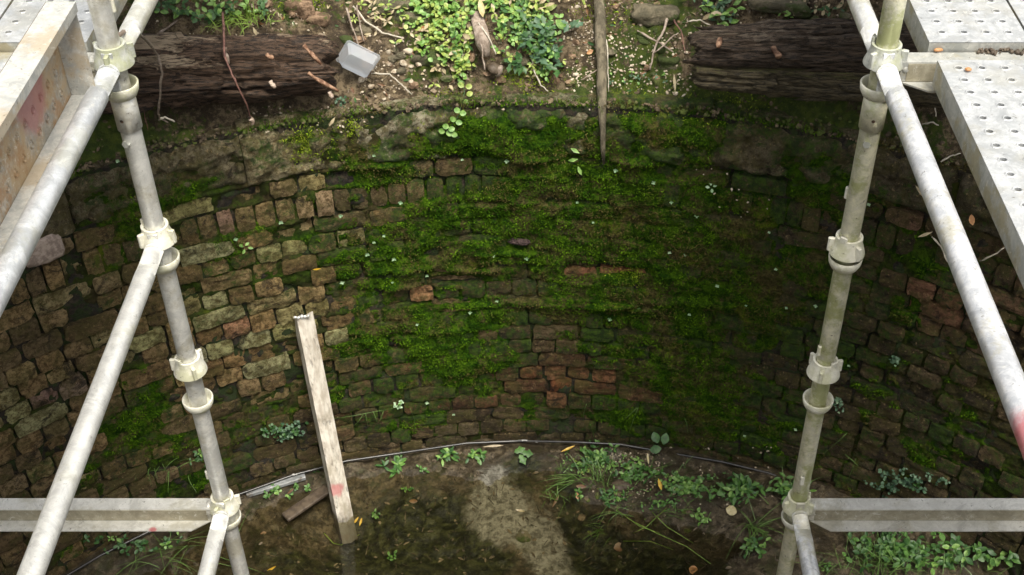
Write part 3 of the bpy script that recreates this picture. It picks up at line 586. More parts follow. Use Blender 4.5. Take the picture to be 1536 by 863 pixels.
RING = ring_mesh(); CUP = cup_mesh(M['cup']); CUPG = cup_mesh(M['cup_grey'])
def pole_mesh(h, mat):
    mb = MB(); n = int(h/.1); tube(mb, [(0, 0, h*i/n) for i in range(n+1)], .02415, 24); me = mb.mesh('pole', mat, True); me.set_sharp_from_angle(angle=math.radians(50)); return me
def standard(x, y, zb, zt, mat, label, cups, sleeve=True, grey0=True, rz=0, lo=0, nodes=None):
    t = empty('scaffold_standard', (x, y, zb), label, 'scaffold pole', 'upright scaffold poles'); link('pole', pole_mesh(zt-zb, mat), t)
    ks = range(-3, 7)
    for k in ks:
        z = nz(k)
        if not (zb+.06 < z < zt-.1): continue
        o = link('lower_cup', RING, t, (0, 0, z-zb)); off = cups.get(k, .035)
        o = link('upper_cup', CUPG if k <= 0 else CUP, t, (0, 0, z+off-zb)); o.rotation_euler[2] = rz+k*1.3
        if sleeve:
            mb = MB(); box(mb, (.022, -.006, -.018), (.031, .006, .018), None, .003); o = link('locking_stop', mb.mesh('locking_stop', M['cup']), t, (0, 0, z+.20-zb)); o.rotation_euler[2] = rz+.3+k*.9
    if sleeve:
        mb = MB(); lathe(mb, [(.0242, -.105), (.0285, -.104), (.0288, -.02), (.0242, -.018)], 24, (0, 0, nz(0)-zb)); link('sleeve', mb.mesh('sleeve', mat, True), t)
        for a, hh in ((-1.9, .135), (-1.75, .072)):
            mb = MB(); d = Vector((math.cos(a), math.sin(a), 0)); c = Vector((0, 0, nz(0)-hh-zb))
            if hh > .1: tube(mb, [c+d*.018, c+d*.0315], .0095, 6); link('bolt', mb.mesh('bolt', M['cup_grey']), t)
            else: tube(mb, [c+d*.0275, c+d*.0293], .0042, 10); link('pin_hole', mb.mesh('pin_hole', M['log']), t)
    return t
fz = lambda x, y: float(floor_z(x, y))-.03
standard(LX, SY, fz(LX, SY), HCAM+.4, M['galv_post_l'], 'left upright scaffold pole in front of the pit wall, pale grey with cup joints', {0: .085, 1: .085, 2: .14, 3: .075}, rz=.2)
standard(RX, SY, fz(RX, SY), HCAM+.4, M['galv_green'], 'right upright scaffold pole in front of the pit wall, greenish with algae', {0: .085, 1: .050, 2: .13, 3: .075}, rz=1.4)
def blade_end(mb, c, dr):
    dr = Vector(dr); x, y, d = frame(dr); 
    tube(mb, [c+dr*.028, c+dr*.040, c+dr*.052], [.019, .023, .0241], 18)
    Mx = Matrix.Translation(c) @ Matrix(((dr.x, -dr.y, 0, 0), (dr.y, dr.x, 0, 0), (0, 0, 1, 0), (0, 0, 0, 1)))
    box(mb, (.026, -.013, -.056), (.034, .013, .044), Mx, .002)
def ledger(y0, y1, x, z, mat, label):
    c = Vector((x, y0, z)); t = empty('scaffold_ledger', c, label, 'scaffold pipe', 'horizontal scaffold pipes')
    d = Vector((0, 1 if y1 > y0 else -1, 0)); L = abs(y1-y0); mb = MB(); n = int(L/.1); tube(mb, [c+d*(.045+(L-.09)*i/n) for i in range(n+1)], .02415, 24)
    o = mb.obj('pipe', mat, t, True); o.data.set_sharp_from_angle(angle=math.radians(50))
    for a, dd in ((c, d), (c+d*L, -d)):
        mb = MB(); blade_end(mb, a, dd); mb.obj('blade', mat, t, True).data.set_sharp_from_angle(angle=math.radians(40))
    return t
NY, FY, LO, RO = SY-1.8, SY+2.4, LX-1.3, RX+1.3
up = .063
ledger(SY, NY, LX, nz(0)+up, M['galv_blue'], 'upper left scaffold pipe running toward the viewer beside the rusty toe board')
ledger(SY, FY, LX, nz(0)+up, M['galv_light'], 'upper left scaffold pipe running away over the bank from the left pole')
ledger(SY, NY, LX, nz(1)+up, M['galv_light'], 'middle left scaffold pipe slanting down across the left brickwork')
ledger(SY, NY, LX, nz(3)+up, M['galv_light'], 'lowest left scaffold pipe starting at the bottom cup joint of the left pole')
ledger(SY, NY, RX, nz(0)+up, M['galv_ledger_r'], 'upper right scaffold pipe running toward the viewer, scuffed white with a red paint smear')
ledger(SY, FY, RX, nz(0)+up, M['galv_light'], 'upper right scaffold pipe running away over the right logs')
ledger(SY, NY, RX, nz(3)+up, M['galv_ledger_r'], 'lowest right scaffold pipe starting at the bottom cup joint of the right pole')
def transom(x0, x1, y, ztop, label, mat):
    """hat section with out-turned lips, lips mitred at the ends; x0 at the pole"""
    c = Vector((x0, y, ztop)); t = empty('scaffold_transom', c, label, 'scaffold beam', 'cross beams between the scaffold poles'); s = 1 if x1 > x0 else -1; L = abs(x1-x0)
    Mx = Matrix.Translation(c) @ Matrix.Diagonal((s, 1, 1, 1)); mb = MB()
    extrude(mb, [(-.022, 0), (.022, 0), (.022, -.003-.045), (.019, -.048), (.019, -.003), (-.019, -.003), (-.019, -.048), (-.022, -.048)], .035, L-.035, Mx); mb.obj('top_hat', mat, t)
    for sg in (-1, 1):
        mb = MB(); box(mb, (.05, min(sg*.0222, sg*.0236), -.0475), (L-.05, max(sg*.0222, sg*.0236), -.0035), Mx); mb.obj('web', M['web_mud_shade'], t)  # thin plates carrying the web's mud and painted shade
    for sg in (-1, 1):
        mb = MB(); a = lambda u, w: .040+(.055 if abs(u) > .04 else 0); b = lambda u, w: L-.040-(.055 if abs(u) > .04 else 0)
        pr = [(sg*.0225, -.049), (sg*.062, -.049), (sg*.062, -.053), (sg*.0225, -.053)]; extrude(mb, pr if sg < 0 else pr[::-1], a, b, Mx); mb.obj('lip', mat, t)
    for e in (0, 1):
        mb = MB(); cc = Vector((x0 if e == 0 else x1, y, ztop-.02)); blade_end(mb, cc, Vector((s if e == 0 else -s, 0, 0))); mb.obj('blade', mat, t, True)
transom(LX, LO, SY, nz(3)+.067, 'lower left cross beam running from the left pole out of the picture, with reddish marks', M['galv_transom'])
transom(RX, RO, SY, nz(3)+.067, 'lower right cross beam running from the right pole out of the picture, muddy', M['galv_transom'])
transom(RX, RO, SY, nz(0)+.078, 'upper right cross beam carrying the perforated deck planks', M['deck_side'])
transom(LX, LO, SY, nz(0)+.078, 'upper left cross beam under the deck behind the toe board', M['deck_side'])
# outer and near ends of the frame, just outside the picture
for (x, y, lab) in [(LX, NY, 'near left upright scaffold pole, beside the end of the toe board'), (RX, NY, 'near right upright scaffold pole, at the near end of the deck'), (LO, SY, 'outer left upright scaffold pole, beyond the picture edge'), (RO, SY, 'outer right upright scaffold pole, beyond the picture edge')]:
    standard(x, y, fz(x, y), nz(0)+.25, M['galv_light'], lab, {0: .085, 1: .085, 3: .075}, sleeve=False)
for (x, lab) in [(LX, 'far left upright scaffold pole standing on the bank'), (RX, 'far right upright scaffold pole standing on the bank')]:
    standard(x, FY, float(bank_z(x, FY))-.03, nz(0)+.25, M['galv_light'], lab, {0: .085}, sleeve=False)
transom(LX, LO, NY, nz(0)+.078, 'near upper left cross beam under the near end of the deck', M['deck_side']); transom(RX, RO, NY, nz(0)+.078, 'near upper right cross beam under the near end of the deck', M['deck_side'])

# perforated planks: local X across (0..W), local Y along (0..L), top at z = 0
def perf_panel(W, L, ncol, p=.05, deep=.02):
    mb = MB(); nr = int((L-.02)/p); x0 = (W-ncol*p)/2; y0 = (L-nr*p)/2; oct_ = [(math.cos(a), math.sin(a)) for a in [PI*k/4 for k in range(8)]]; sq = [(1, 0), (1, 1), (0, 1), (-1, 1), (-1, 0), (-1, -1), (0, -1), (1, -1)]
    for i in range(ncol):
        for j in range(nr):
            cx, cy = x0+(i+.5)*p, y0+(j+.5)*p; vs = [(cx+a*p/2, cy+b*p/2, 0) for a, b in sq]
            for r, z in ((.0130, 0), (.0100, .0022), (.0074, .0014), (.0068, -deep)): vs += [(cx+a*r, cy+b*r*.85, z) for a, b in oct_]
            mb.add(vs, [(k*8+q, k*8+(q+1) % 8, k*8+8+(q+1) % 8, k*8+8+q) for k in range(4) for q in range(8)])
    for (a, b, c, d) in [(0, 0, x0, L), (W-x0, 0, W, L), (x0, 0, W-x0, y0), (x0, L-y0, W-x0, L)]:
        mb.add([(a, b, 0), (c, b, 0), (c, d, 0), (a, d, 0)], [(0, 1, 2, 3)])
    return mb
_pc = {}
def plank(loc, W, L, label, group, mats=('deck', 'deck_side'), rot=None, D=.06, cat='deck plank', name='deck_plank', sides=('side_rail', 'end_plate')):
    key = (round(W, 3), round(L, 3), mats, D)
    if key not in _pc:
        pm = perf_panel(W, L, 4, .05, .003 if mats[0] == 'toe' else .022).mesh('panel', M[mats[0]]); b = MB(); r = .003
        box(b, (0, 0, -D), (r, L, -.0012)); box(b, (r, 0, -D), (.022, L, -D+r)); sm = b.mesh(sides[0], M[mats[1]])
        b = MB(); box(b, (W-r, 0, -D), (W, L, -.0012)); box(b, (W-.022, 0, -D), (W-r, L, -D+r)); sm2 = b.mesh(sides[0], M[mats[1]])
        b = MB(); box(b, (r+.0005, .001, -D+.004), (W-r-.0005, .004, -.0015)); e1 = b.mesh(sides[1], M[mats[1]]); b = MB(); box(b, (r+.0005, L-.004, -D+.004), (W-r-.0005, L-.001, -.0015)); e2 = b.mesh(sides[1], M[mats[1]])
        _pc[key] = (pm, sm, sm2, e1, e2)
    pm, sm, sm2, e1, e2 = _pc[key]; t = empty(name, loc, label, cat, group)
    if rot: t.rotation_euler = rot
    link('panel', pm, t)
    for q in (sm, sm2): link(sides[0], q, t)
    for q in (e1, e2): link(sides[1], q, t)
    return t
zd = HCAM-1.40; names = ['nearest the pole', 'second from the pole', 'third from the pole', 'fourth from the pole', 'outermost']
for i in range(5):
    g = 'perforated steel deck planks'
    plank((.852+i*.231, NY+.03, zd), .225, SY-.05-NY-.03, 'near right perforated steel deck plank, %s, in front of the cross beam' % names[i], g)
    plank((.853+i*.231, SY+.028, zd), .225, FY-SY-.06, 'far right perforated steel deck plank, %s, behind the cross beam' % names[i], g)
    plank((-1.026-.225-i*.231, SY+.028, zd), .225, FY-SY-.06, 'far left perforated steel deck plank, %s, behind the cross beam' % names[i], g)
    if i < 4: plank((-1.105-.225-i*.231, NY+.03, zd), .225, SY-.06-NY-.03, 'near left perforated steel deck plank, %s, behind the toe board' % names[i], g)
# toe board: the same plank set on edge, hollow side toward the pit
t = plank((-1.036, NY+.05, HCAM-1.460), .225, 2.392-NY-.05, 'rusty orange perforated steel toe board standing on edge at the upper left', None, ('toe', 'toe_top'), (0, -PI/2, 0), .062, 'toe board', 'toe_board', ('lip', 'end_plate'))

# ------------------------------------------------------------------ logs on the lip of the pit
def log(name, P0, P1, r0, r1, mat, label, seed, flat=.9, bare=1.0):
    P0, P1 = Vector(P0), Vector(P1); d = (P1-P0); L = d.length; n, m = int(L/.009), 72
    u = np.linspace(0, 1, n); a = np.linspace(0, 2*PI, m, endpoint=False); U, A = np.meshgrid(u, a, indexing='ij'); R = r0+(r1-r0)*U
    R = R*(1+.30*fbm(U*L*2.3+seed*2, np.cos(A)*1.6+3, np.sin(A)*1.6, 3)*(np.sin(A) > -2)); R = R*(1+.22*fbm(U*L*1.6+seed, np.cos(A)*1.2, np.sin(A)*1.2, 3)+.13*fbm(U*L*3, np.cos(A)*7+seed, np.sin(A)*7, 4)+.22*fbm(U*L*4, np.cos(A)*11, np.sin(A)*11+seed, 3)-.16*np.exp(-(fbm(U*L*1.3, np.cos(A)*4.5+seed, np.sin(A)*4.5, 3)/.035)**2)+.05*fbm(U*L*25, np.cos(A)*20, np.sin(A)*20, 2))
    R = R*(1+.10*np.sign(fbm(U*L*9+seed, np.cos(A)*5, np.sin(A)*5, 3))*np.abs(fbm(U*L*7, np.cos(A)*9+seed, np.sin(A)*9, 2))**.5); endf = 1-.30*np.exp(-U*L/.012)-.30*np.exp(-(1-U)*L/.012); R = R*endf
    jag = .07*fbm(np.cos(A)*3+seed, np.sin(A)*3, 1, 4)
    Xl = U*L+jag*(np.exp(-(1-U)*L/.1)+np.exp(-U*L/.1)); Yl = R*np.cos(A); Zl = R*np.sin(A)*flat
    V = np.stack([Xl, Yl, Zl], -1).reshape(-1, 3); q = grid_q(n, m); ids = np.arange(n*m).reshape(n, m); w = np.concatenate([np.stack([ids[:-1, -1], ids[1:, -1], ids[1:, 0], ids[:-1, 0]], -1)])
    # end caps fan as quads to a sunken centre
    V = np.concatenate([V, [[.015, 0, 0], [L-.02, 0, 0]]]); c0, c1 = len(V)-2, len(V)-1
    caps = [(ids[0, k], ids[0, (k+1) % m], ids[0, (k+2) % m], c0) for k in range(0, m, 2)]+[(ids[-1, (k+2) % m], ids[-1, (k+1) % m], ids[-1, k], c1) for k in range(0, m, 2)]
    Q = np.concatenate([q, w, np.array(caps)])
    top = np.concatenate([(bare*sstep(.25, .95, np.sin(A))*sstep(-.5, .2, fbm(U*L*2.5, np.cos(A)*2, seed, 3))).ravel(), [0, 0]])
    rot = d.to_track_quat('X', 'Z'); t = empty(name, P0, label, 'log'); t.rotation_mode = 'QUATERNION'; t.rotation_quaternion = rot
    link('trunk', np_mesh('trunk', V, Q, mat, True, {'bare': top}), t)
    inv = rot.inverted(); rr_ = random.Random(int(seed*10)); mb = MB()
    for k in range(int(46*L/1.5)):
        u_ = rr_.uniform(.07, .96); Rr = (r0+(r1-r0)*u_); a_ = rr_.uniform(-2.6, .9)+PI; cx = u_*L; la = rr_.uniform(.03, .14) if u_ < .9 else rr_.uniform(.03, .07); ww = rr_.uniform(.006, .020)
        yy, zz = math.cos(a_)*Rr*.97, math.sin(a_)*Rr*flat*.97; q = Quaternion((1, 0, 0), a_)@Quaternion((0, 0, 1), rr_.uniform(-.12, .12)); rock(mb, (cx, yy, zz), (la, .012, ww), rr_.random()*90, 2, .7, q, .35)
    o = link('splinters', mb.mesh('splinters', mat, True), t); tag(o, kind='stuff'); return t, rot, P0, L
def stub(t, rot, P0, pts, r, mat, name='root_stub'):
    mb = MB(); inv = rot.inverted(); pts = [inv @ (Vector(p)-P0) for p in pts]; n = len(pts); rs = [r*(1.0+.35*math.sin(i*2.3)) for i in range(n)]; rs[0] *= 1.2
    tube(mb, pts, rs, 8); link(name, mb.mesh(name, mat, True), t)
A = at_y(60, 112, 3.93); B = at_y(496, 99, 4.21)
tl, rq, p0, LL = log('rotting_log', A, B, .148, .118, M['log'], 'big dark rotting log at the upper left beside the plastic tub', 3.1)
Yf = 4.06
for px in [((455, 68), (468, 82), (482, 97)), ((462, 110), (480, 122), (508, 137))]:
    stub(tl, rq, p0, [at_y(x, y, Yf-.012*i-.045) for i, (x, y) in enumerate(px)], .0075, M['root'])
for px, m_ in [(((337, 72), (339, 84), (343, 96)), 'fungus'), (((400, 83), (406, 86), (410, 88)), 'root'), (((405, 122), (409, 128), (413, 132)), 'fungus'), (((494, 138), (497, 144), (499, 147)), 'fungus')]:
    stub(tl, rq, p0, [at_y(x, y, Yf-.06-.008*i) for i, (x, y) in enumerate(px)], .008, M[m_])
A = at_y(1046, 74, 4.20); B = at_y(1420, 66, 4.0)
tr_, rq2, p2, _ = log('rotting_log', A, B, .080, .105, M['log_r'], 'upper dark rotting log at the right, behind the right scaffold pole', 11.7, bare=.5)
stub(tr_, rq2, p2, [at_y(1080, 60, 4.13), at_y(1078, 66, 4.09), at_y(1077, 71, 4.07)], .009, M['root'])
stub(tr_, rq2, p2, [at_y(1160, 73, 4.06), at_y(1168, 84, 4.0)], .010, M['root'], 'knot')
A = at_y(1040, 110, 4.15); B = at_y(1420, 136, 3.93)
tw, rq3, p3, _ = log('rotting_log', A, B, .055, .072, M['log_low'], 'lower mossy log under the upper one at the right, resting on the pit wall', 23.3, bare=.6)
stub(tw, rq3, p3, [at_y(1158, 118, 4.03), at_y(1157, 126, 3.96)], .017, M['log_low'], 'knot')

# stake of rotten wood hanging down over the lip
def surf(px, py, lift=.0):
    p, k = hit(px, py); c = Vector((0, 0, HCAM)); return p+(c-p).normalized()*lift
mb = MB(); pts = [surf(x, y, .035) for x, y in [(899, -25), (899, 0), (901, 30), (900, 60), (903, 95), (902, 130), (903, 160), (904, 195), (905, 222), (906, 246)]]
tube(mb, pts, [.023, .022, .021, .023, .020, .021, .018, .014, .009, .005], 12); v = np.array(mb.v); n_ = fbm(v[:, 0]*40, v[:, 1]*40, v[:, 2]*12, 3); mb.v = [tuple(a) for a in (v+np.stack([n_*.012, n_*.006, 0*n_], -1))]
o = mb.obj('wooden_stake', M['stake'], None, True, pts[0]); tag(o, 'thin rotten wooden stake hanging over the lip of the pit right of the creeping plants', 'stake')

# ------------------------------------------------------------------ stones, pebbles
def one_rock(px, py, size, mat, label, name='stone', cat='stone', seed=0, boxy=.75, sub=3, sink=.3, rot=None):
    p = surf(px, py); mb = MB(); rock(mb, p+Vector((0, .3*size[1], size[2]*(1-2*sink)*.5)), size, seed, sub, .6, rot or Quaternion((0, 0, 1), random.uniform(-.3, .3)), boxy)
    o = mb.obj(name, mat, None, True, p); tag(o, label, cat); return o
one_rock(985, 28, (.095, .06, .035), M['stone'], 'flat mossy stone in the bank at the upper centre right, left of the leafy weed', seed=1)
one_rock(1003, 98, (.042, .03, .028), M['stone'], 'small square stone just left of the right logs', seed=2)
one_rock(585, 14, (.10, .05, .035), M['stone'], 'broad mossy stone in the bank above the plastic tub', seed=3)
one_rock(617, 33, (.07, .04, .03), M['stone'], 'small stone below the broad mossy stone, left of the creeping plant', seed=4)
one_rock(450, 18, (.06, .04, .04), M['stone_red'], 'reddish crumbling stone above the left log, right of the bright grass', seed=5)
one_rock(478, 34, (.05, .035, .03), M['stone_red'], 'reddish stone resting on the right end of the left log', seed=6)
one_rock(612, 79, (.020, .014, .012), M['pebble_pale'], 'smooth cream pebble right of the plastic tub', 'pebble', 'pebble', 7, 0, 2, .1)
one_rock(640, 92, (.06, .04, .03), M['stone'], 'flat stone under the left side of the creeping plant', seed=8)
one_rock(1170, 12, (.12, .06, .03), M['stone'], 'long mossy stone above the right logs', seed=9)
one_rock(930, 735, (.05, .035, .03), M['wood_dark'], 'rounded brown clod in the mud at the right of the pit floor', 'clod', 'clod', 10, 0)
one_rock(785, 808, (.04, .03, .018), M['stone'], 'small clod on the pale silt of the pit floor', 'clod', 'clod', 12, 0)
one_rock(775, 362, (.055, .02, .02), M['clinker'], 'dark crumbling lump on the moss at the middle of the wall', 'brick_fragment', 'brick fragment', 13, .3)
# pale quoin at the left
s_, z_ = w_sd(62, 372); p = w_pt(s_, z_, .0); mb = MB(); rock(mb, p, (.085, .03, .065), 41, 3, .10, Quaternion((0, 0, 1), -s_/R_W), .95); o = mb.obj('stone_block', plain('pale_block', (.26, .20, .165), (.46, .37, .31), 40, .85), None, True, p); tag(o, 'pale pinkish stone block in the wall at the left edge behind the pipe', 'stone block')
# gravel
def gravel(name, regions, mat, label, smin, smax):
    mb = MB()
    for (x0, x1, y0, y1, n) in regions:
        for _ in range(n):
            px, py = random.uniform(x0, x1), random.uniform(y0, y1); p = surf(px, py, .002); q = random.uniform(smin, smax)*random.choice([1, 1, .6]); rock(mb, p, (q, q*random.uniform(.6, 1), q*random.uniform(.4, .8)), random.random()*90, 1, .4)
    o = mb.obj(name, mat, None, True); tag(o, label, 'gravel', kind='stuff')
gravel('gravel', [(845, 900, 30, 130, 170), (905, 1040, 50, 140, 170), (395, 520, 160, 200, 26), (560, 640, 60, 140, 40), (380, 470, 10, 40, 20), (1060, 1300, 20, 60, 40), (560, 900, 120, 165, 40), (1020, 1180, 200, 340, 34)], M['pebble_pale'], 'small pale stones scattered over the soil at the top of the pit', .0025, .0075)
gravel('gravel', [(845, 1040, 0, 140, 260), (210, 620, 0, 60, 170), (540, 720, 60, 160, 120), (350, 560, 160, 200, 40), (1040, 1320, 0, 60, 160), (880, 1160, 670, 760, 160), (900, 990, 680, 700, 90)], M['pebble'], 'brown crumbs of earth and grit at the top and on the floor of the pit', .003, .008)

# ------------------------------------------------------------------ rubbish in and over the pit
def tub():
    c = surf(537, 93, .06); f = (Vector((0, 0, HCAM))-c).normalized(); right = f.cross(Vector((0, 0, -1))).normalized()*1; upv = right.cross(f)*-1
    right = Vector((1, 0, 0)); upv = f.cross(right).normalized()
    a = math.radians(-37); X = right*math.cos(a)+upv*math.sin(a); Yv = f.cross(X).normalized(); N = (f*.8+X*.28-Yv*.45).normalized(); X = (X-N*X.dot(N)).normalized(); Yv = N.cross(X)
    t = empty('plastic_tub', c, 'small clear frosted plastic tub tipped over beside the left log', 'plastic tub'); mb = MB()
    def ring(hx, hy, z, b=.008):
        return [c+X*x+Yv*y+N*z for x, y in [(-hx+b, -hy), (hx-b, -hy), (hx, -hy+b), (hx, hy-b), (hx-b, hy), (-hx+b, hy), (-hx, hy-b), (-hx, -hy+b)]]
    rs = [ring(.052, .034, .030), ring(.054, .036, .027), ring(.066, .047, -.022)]
    vs = [p for r in rs for p in r]; mb.add(vs, [(k*8+q, k*8+(q+1) % 8, k*8+8+(q+1) % 8, k*8+8+q) for k in range(2) for q in range(8)]+[tuple(range(8))[::-1]]); mb.obj('body', M['tub'], t)
    mb = MB(); r1, r2 = ring(.066, .047, -.0225), ring(.072, .053, -.0225); r3 = ring(.072, .053, -.027); vs = r1+r2+r3; mb.add(vs, [(k*8+q, k*8+(q+1) % 8, k*8+8+(q+1) % 8, k*8+8+q) for k in range(2) for q in range(8)]); mb.obj('rim', M['tub'], t)
tub()
def channel():
    top = on_wall(452, 474, R_W-.035); bot = at_z(521, 815, -.11); d = (top-bot); L = d.length; X = d.normalized(); f = (Vector((0, 0, HCAM))-(top+bot)/2); f = (f-X*f.dot(X)).normalized(); S_ = X.cross(f).normalized()
    # S_ points to image left or right? make it point right
    if S_.x < 0: S_ = -S_
    a = math.radians(-12); f2 = f*math.cos(a)+S_*math.sin(a); S2 = S_*math.cos(a)-f*math.sin(a)
    Mx = Matrix.Translation(bot) @ Matrix(((X.x, S2.x, f2.x, 0), (X.y, S2.y, f2.y, 0), (X.z, S2.z, f2.z, 0), (0, 0, 0, 1)))
    t = empty('steel_channel', bot, 'long whitish channel section leaning against the wall with its foot in the water', 'channel section'); t.matrix_world = Mx
    cutL = lambda u, w: L-(.07 if w < 0 and u < 0 else 0)
    def part(name, prof, b=L):
        mb = MB(); n = len(prof); K = 26; vs = []
        for k in range(K+1):
            for (u, w) in prof: vs.append((L*k/K if k < K else (b(u, w) if callable(b) else b), u, w+.0012*math.sin(k*1.7)))
        mb.add(vs, [(k*n+i, k*n+(i+1) % n, (k+1)*n+(i+1) % n, (k+1)*n+i) for k in range(K) for i in range(n)]+[tuple(range(n))[::-1], tuple(K*n+i for i in range(n))]); link(name, mb.mesh(name, M['channel']), t)
    part('left_face', [(-.050, -.060), (-.046, -.062), (-.018, .000), (-.021, .003)], lambda u, w: L-(.05 if w < -.01 else 0))
    part('front_face', [(-.0205, .0035), (-.0175, 0), (.016, -.002), (.016, .0015)])
    part('right_face', [(.0165, .0015), (.0165, -.0025), (.040, -.036), (.044, -.034)])
    mb = MB()
    for k in range(5): rock(mb, (L-.004, -.026+k*.014, .002+.004*(k % 2)), (.009, .012, .007), k, 1, .5)
    link('crumbled_tip', mb.mesh('crumbled_tip', M['galv_light'], True), t)
channel()
def slab(name, p, q, w, h, mat, label, cat, half=False):
    a, b = at_z(*p, .02), at_z(*q, .03); d = (b-a); L = d.length; X = d.normalized(); Z = Vector((0, 0, 1)); Yv = Z.cross(X).normalized(); Z = X.cross(Yv)
    Mx = Matrix(((X.x, Yv.x, Z.x, a.x), (X.y, Yv.y, Z.y, a.y), (X.z, Yv.z, Z.z, a.z), (0, 0, 0, 1))); mb = MB()
    if half:
        pr = [(-w/2, 0), (-w/2, h), (-w*.38, h*1.12), (w*.38, h*1.12), (w/2, h), (w/2, 0), (w/2-.003, 0), (w/2-.003, h-.003), (-w/2+.003, h-.003), (-w/2+.003, 0)]; extrude(mb, pr, 0, L, Mx)
    else: box(mb, (0, -w/2, 0), (L, w/2, h), Mx, .004)
    o = mb.obj(name, mat, None, False, a); tag(o, label, cat)
slab('plastic_trunking', (370, 743), (458, 716), .034, .016, M['pipe_grey'], 'short grey plastic trunking lying at the foot of the wall left of the leaning channel', 'plastic trunking', True)
slab('wooden_board', (428, 779), (492, 735), .055, .02, M['wood_dark'], 'short dark wet board lying in the mud beside the foot of the leaning channel', 'board')
mb = MB(); pts = []
for x, y in [(60, 885), (94, 863), (150, 832), (217, 799), (300, 765), (370, 741), (440, 716), (520, 692), (600, 678), (700, 668), (780, 664), (860, 665), (930, 675), (1000, 688), (1080, 702), (1150, 716), (1200, 728)]:
    p = at_z(x, y, .045); v = Vector((p.x-CEN[0], p.y-CEN[1], 0)); v.length = R_W-.035+.006*math.sin(x*.05); pts.append(Vector((CEN[0]+v.x, CEN[1]+v.y, .05+.006*math.sin(x*.03))))
P2 = []
for a, b in zip(pts[:-1], pts[1:]):
    for k in range(6): P2.append(a.lerp(b, k/6))
tube(mb, P2, .0065, 8); o = mb.obj('hose', M['hose'], None, True, pts[0]); tag(o, 'thin black hose with painted white glints lying along the foot of the curved wall', 'hose')

# ------------------------------------------------------------------ twigs and roots
def twig(pxs, r, mat, label, lift=.03, Y=None, name='twig', cat='twig', group=None):
    pts = [(at_y(x, y, Y[i] if hasattr(Y, '__len__') else Y) if Y else surf(x, y, lift)) for i, (x, y) in enumerate(pxs)]; P = []
    for i in range(len(pts)-1):
        a, b = pts[i], pts[i+1]
        for k in range(4): P.append(a.lerp(b, k/4)+Vector((random.uniform(-1, 1), 0, random.uniform(-1, 1)))*.0022)
    P.append(pts[-1]); n = len(P); mb = MB(); tube(mb, P, [r*(1.15-.55*i/n)*(1.25 if i % 5 == 2 else 1) for i in range(n)], 6); o = mb.obj(name, M[mat], None, True, P[0]); tag(o, label, cat, group); return o
twig([(172, 60), (184, 48), (205, 50), (222, 62), (238, 85), (243, 110), (240, 140), (237, 168), (240, 178), (252, 184)], .0045, 'twig', 'thin grey vine looping off the upper left pipe and hanging before the log', Y=[2.55, 2.6, 3.0, 3.5, 3.72, 3.72, 3.74, 3.80, 3.84, 3.86], name='hanging_vine', cat='vine')
twig([(238, 180), (248, 176), (262, 183)], .004, 'twig_pale', 'pale forked root tip at the lower end of the hanging vine', Y=3.84, name='root', cat='root')
twig([(196, 84), (225, 60), (250, 42), (272, 28)], .005, 'twig', 'bare forked twig lying on soil above the left end of the left log', Y=[4.02, 4.2, 4.3, 4.35])
twig([(335, 20), (336, 60), (338, 90), (352, 120), (366, 148), (377, 180)], .004, 'twig_red', 'straight reddish twig hanging over the middle of the left log', Y=[4.2, 3.97, 3.90, 3.87, 3.87, 3.92])
twig([(374, 176), (380, 184), (377, 186)], .008, 'fungus', 'pale bud at the lower end of the reddish twig', Y=3.91, name='bud', cat='bud')
twig([(205, 128), (215, 160), (222, 196)], .002, 'twig_red', 'hair-thin reddish root hanging below the left end of the left log', Y=3.95, name='root', cat='root')
twig([(530, 10), (548, 32), (575, 50), (604, 57)], .004, 'twig_pale', 'pale curved twig arching over the bank above the plastic tub')
twig([(556, 110), (585, 112), (600, 125), (618, 142)], .003, 'twig_pale', 'thin pale twig trailing right from below the plastic tub')
twig([(520, 12), (528, 40), (538, 68)], .004, 'twig', 'upright dry stem right behind the plastic tub, left one of the pair', lift=.04); twig([(535, 8), (540, 40), (546, 62)], .003, 'twig', 'upright dry stem right behind the plastic tub, right one of the pair', lift=.04)
twig([(1003, 18), (997, 45), (986, 62), (980, 82), (975, 105)], .005, 'twig', 'long forked dry twig leaning on the gravel left of the right logs', lift=.05)
twig([(956, 46), (985, 62), (1010, 78)], .004, 'twig', 'dry twig lying across the gravel left of the right logs, topmost', lift=.03); twig([(1005, 20), (1022, 48), (1028, 80)], .003, 'twig_red', 'thin reddish stem next to the left end of the right logs', lift=.05)
twig([(982, 80), (1010, 54), (1018, 50)], .003, 'twig', 'thin twig crossing the forked one', lift=.06); twig([(1030, 32), (1050, 30), (1066, 38)], .003, 'twig_pale', 'pale twig above the left end of the right logs', lift=.03)
twig([(717, 40), (722, 70), (727, 105)], .004, 'twig', 'dry stem hanging beside the brown root stump in the creeping plant', lift=.07); twig([(718, 35), (735, 60), (744, 82)], .003, 'twig_pale', 'pale dry stem crossing the brown root stump', lift=.075)
twig([(798, 84), (800, 105), (812, 128), (822, 137)], .0035, 'twig_pale', 'pale stem curling out below the right creeping plant', lift=.03); twig([(903, 90), (896, 105), (885, 112), (872, 120)], .003, 'twig', 'thin root curving left from the wooden stake')
twig([(910, 60), (912, 100), (913, 138)], .003, 'twig_pale', 'thin pale root running down the right side of the wooden stake')
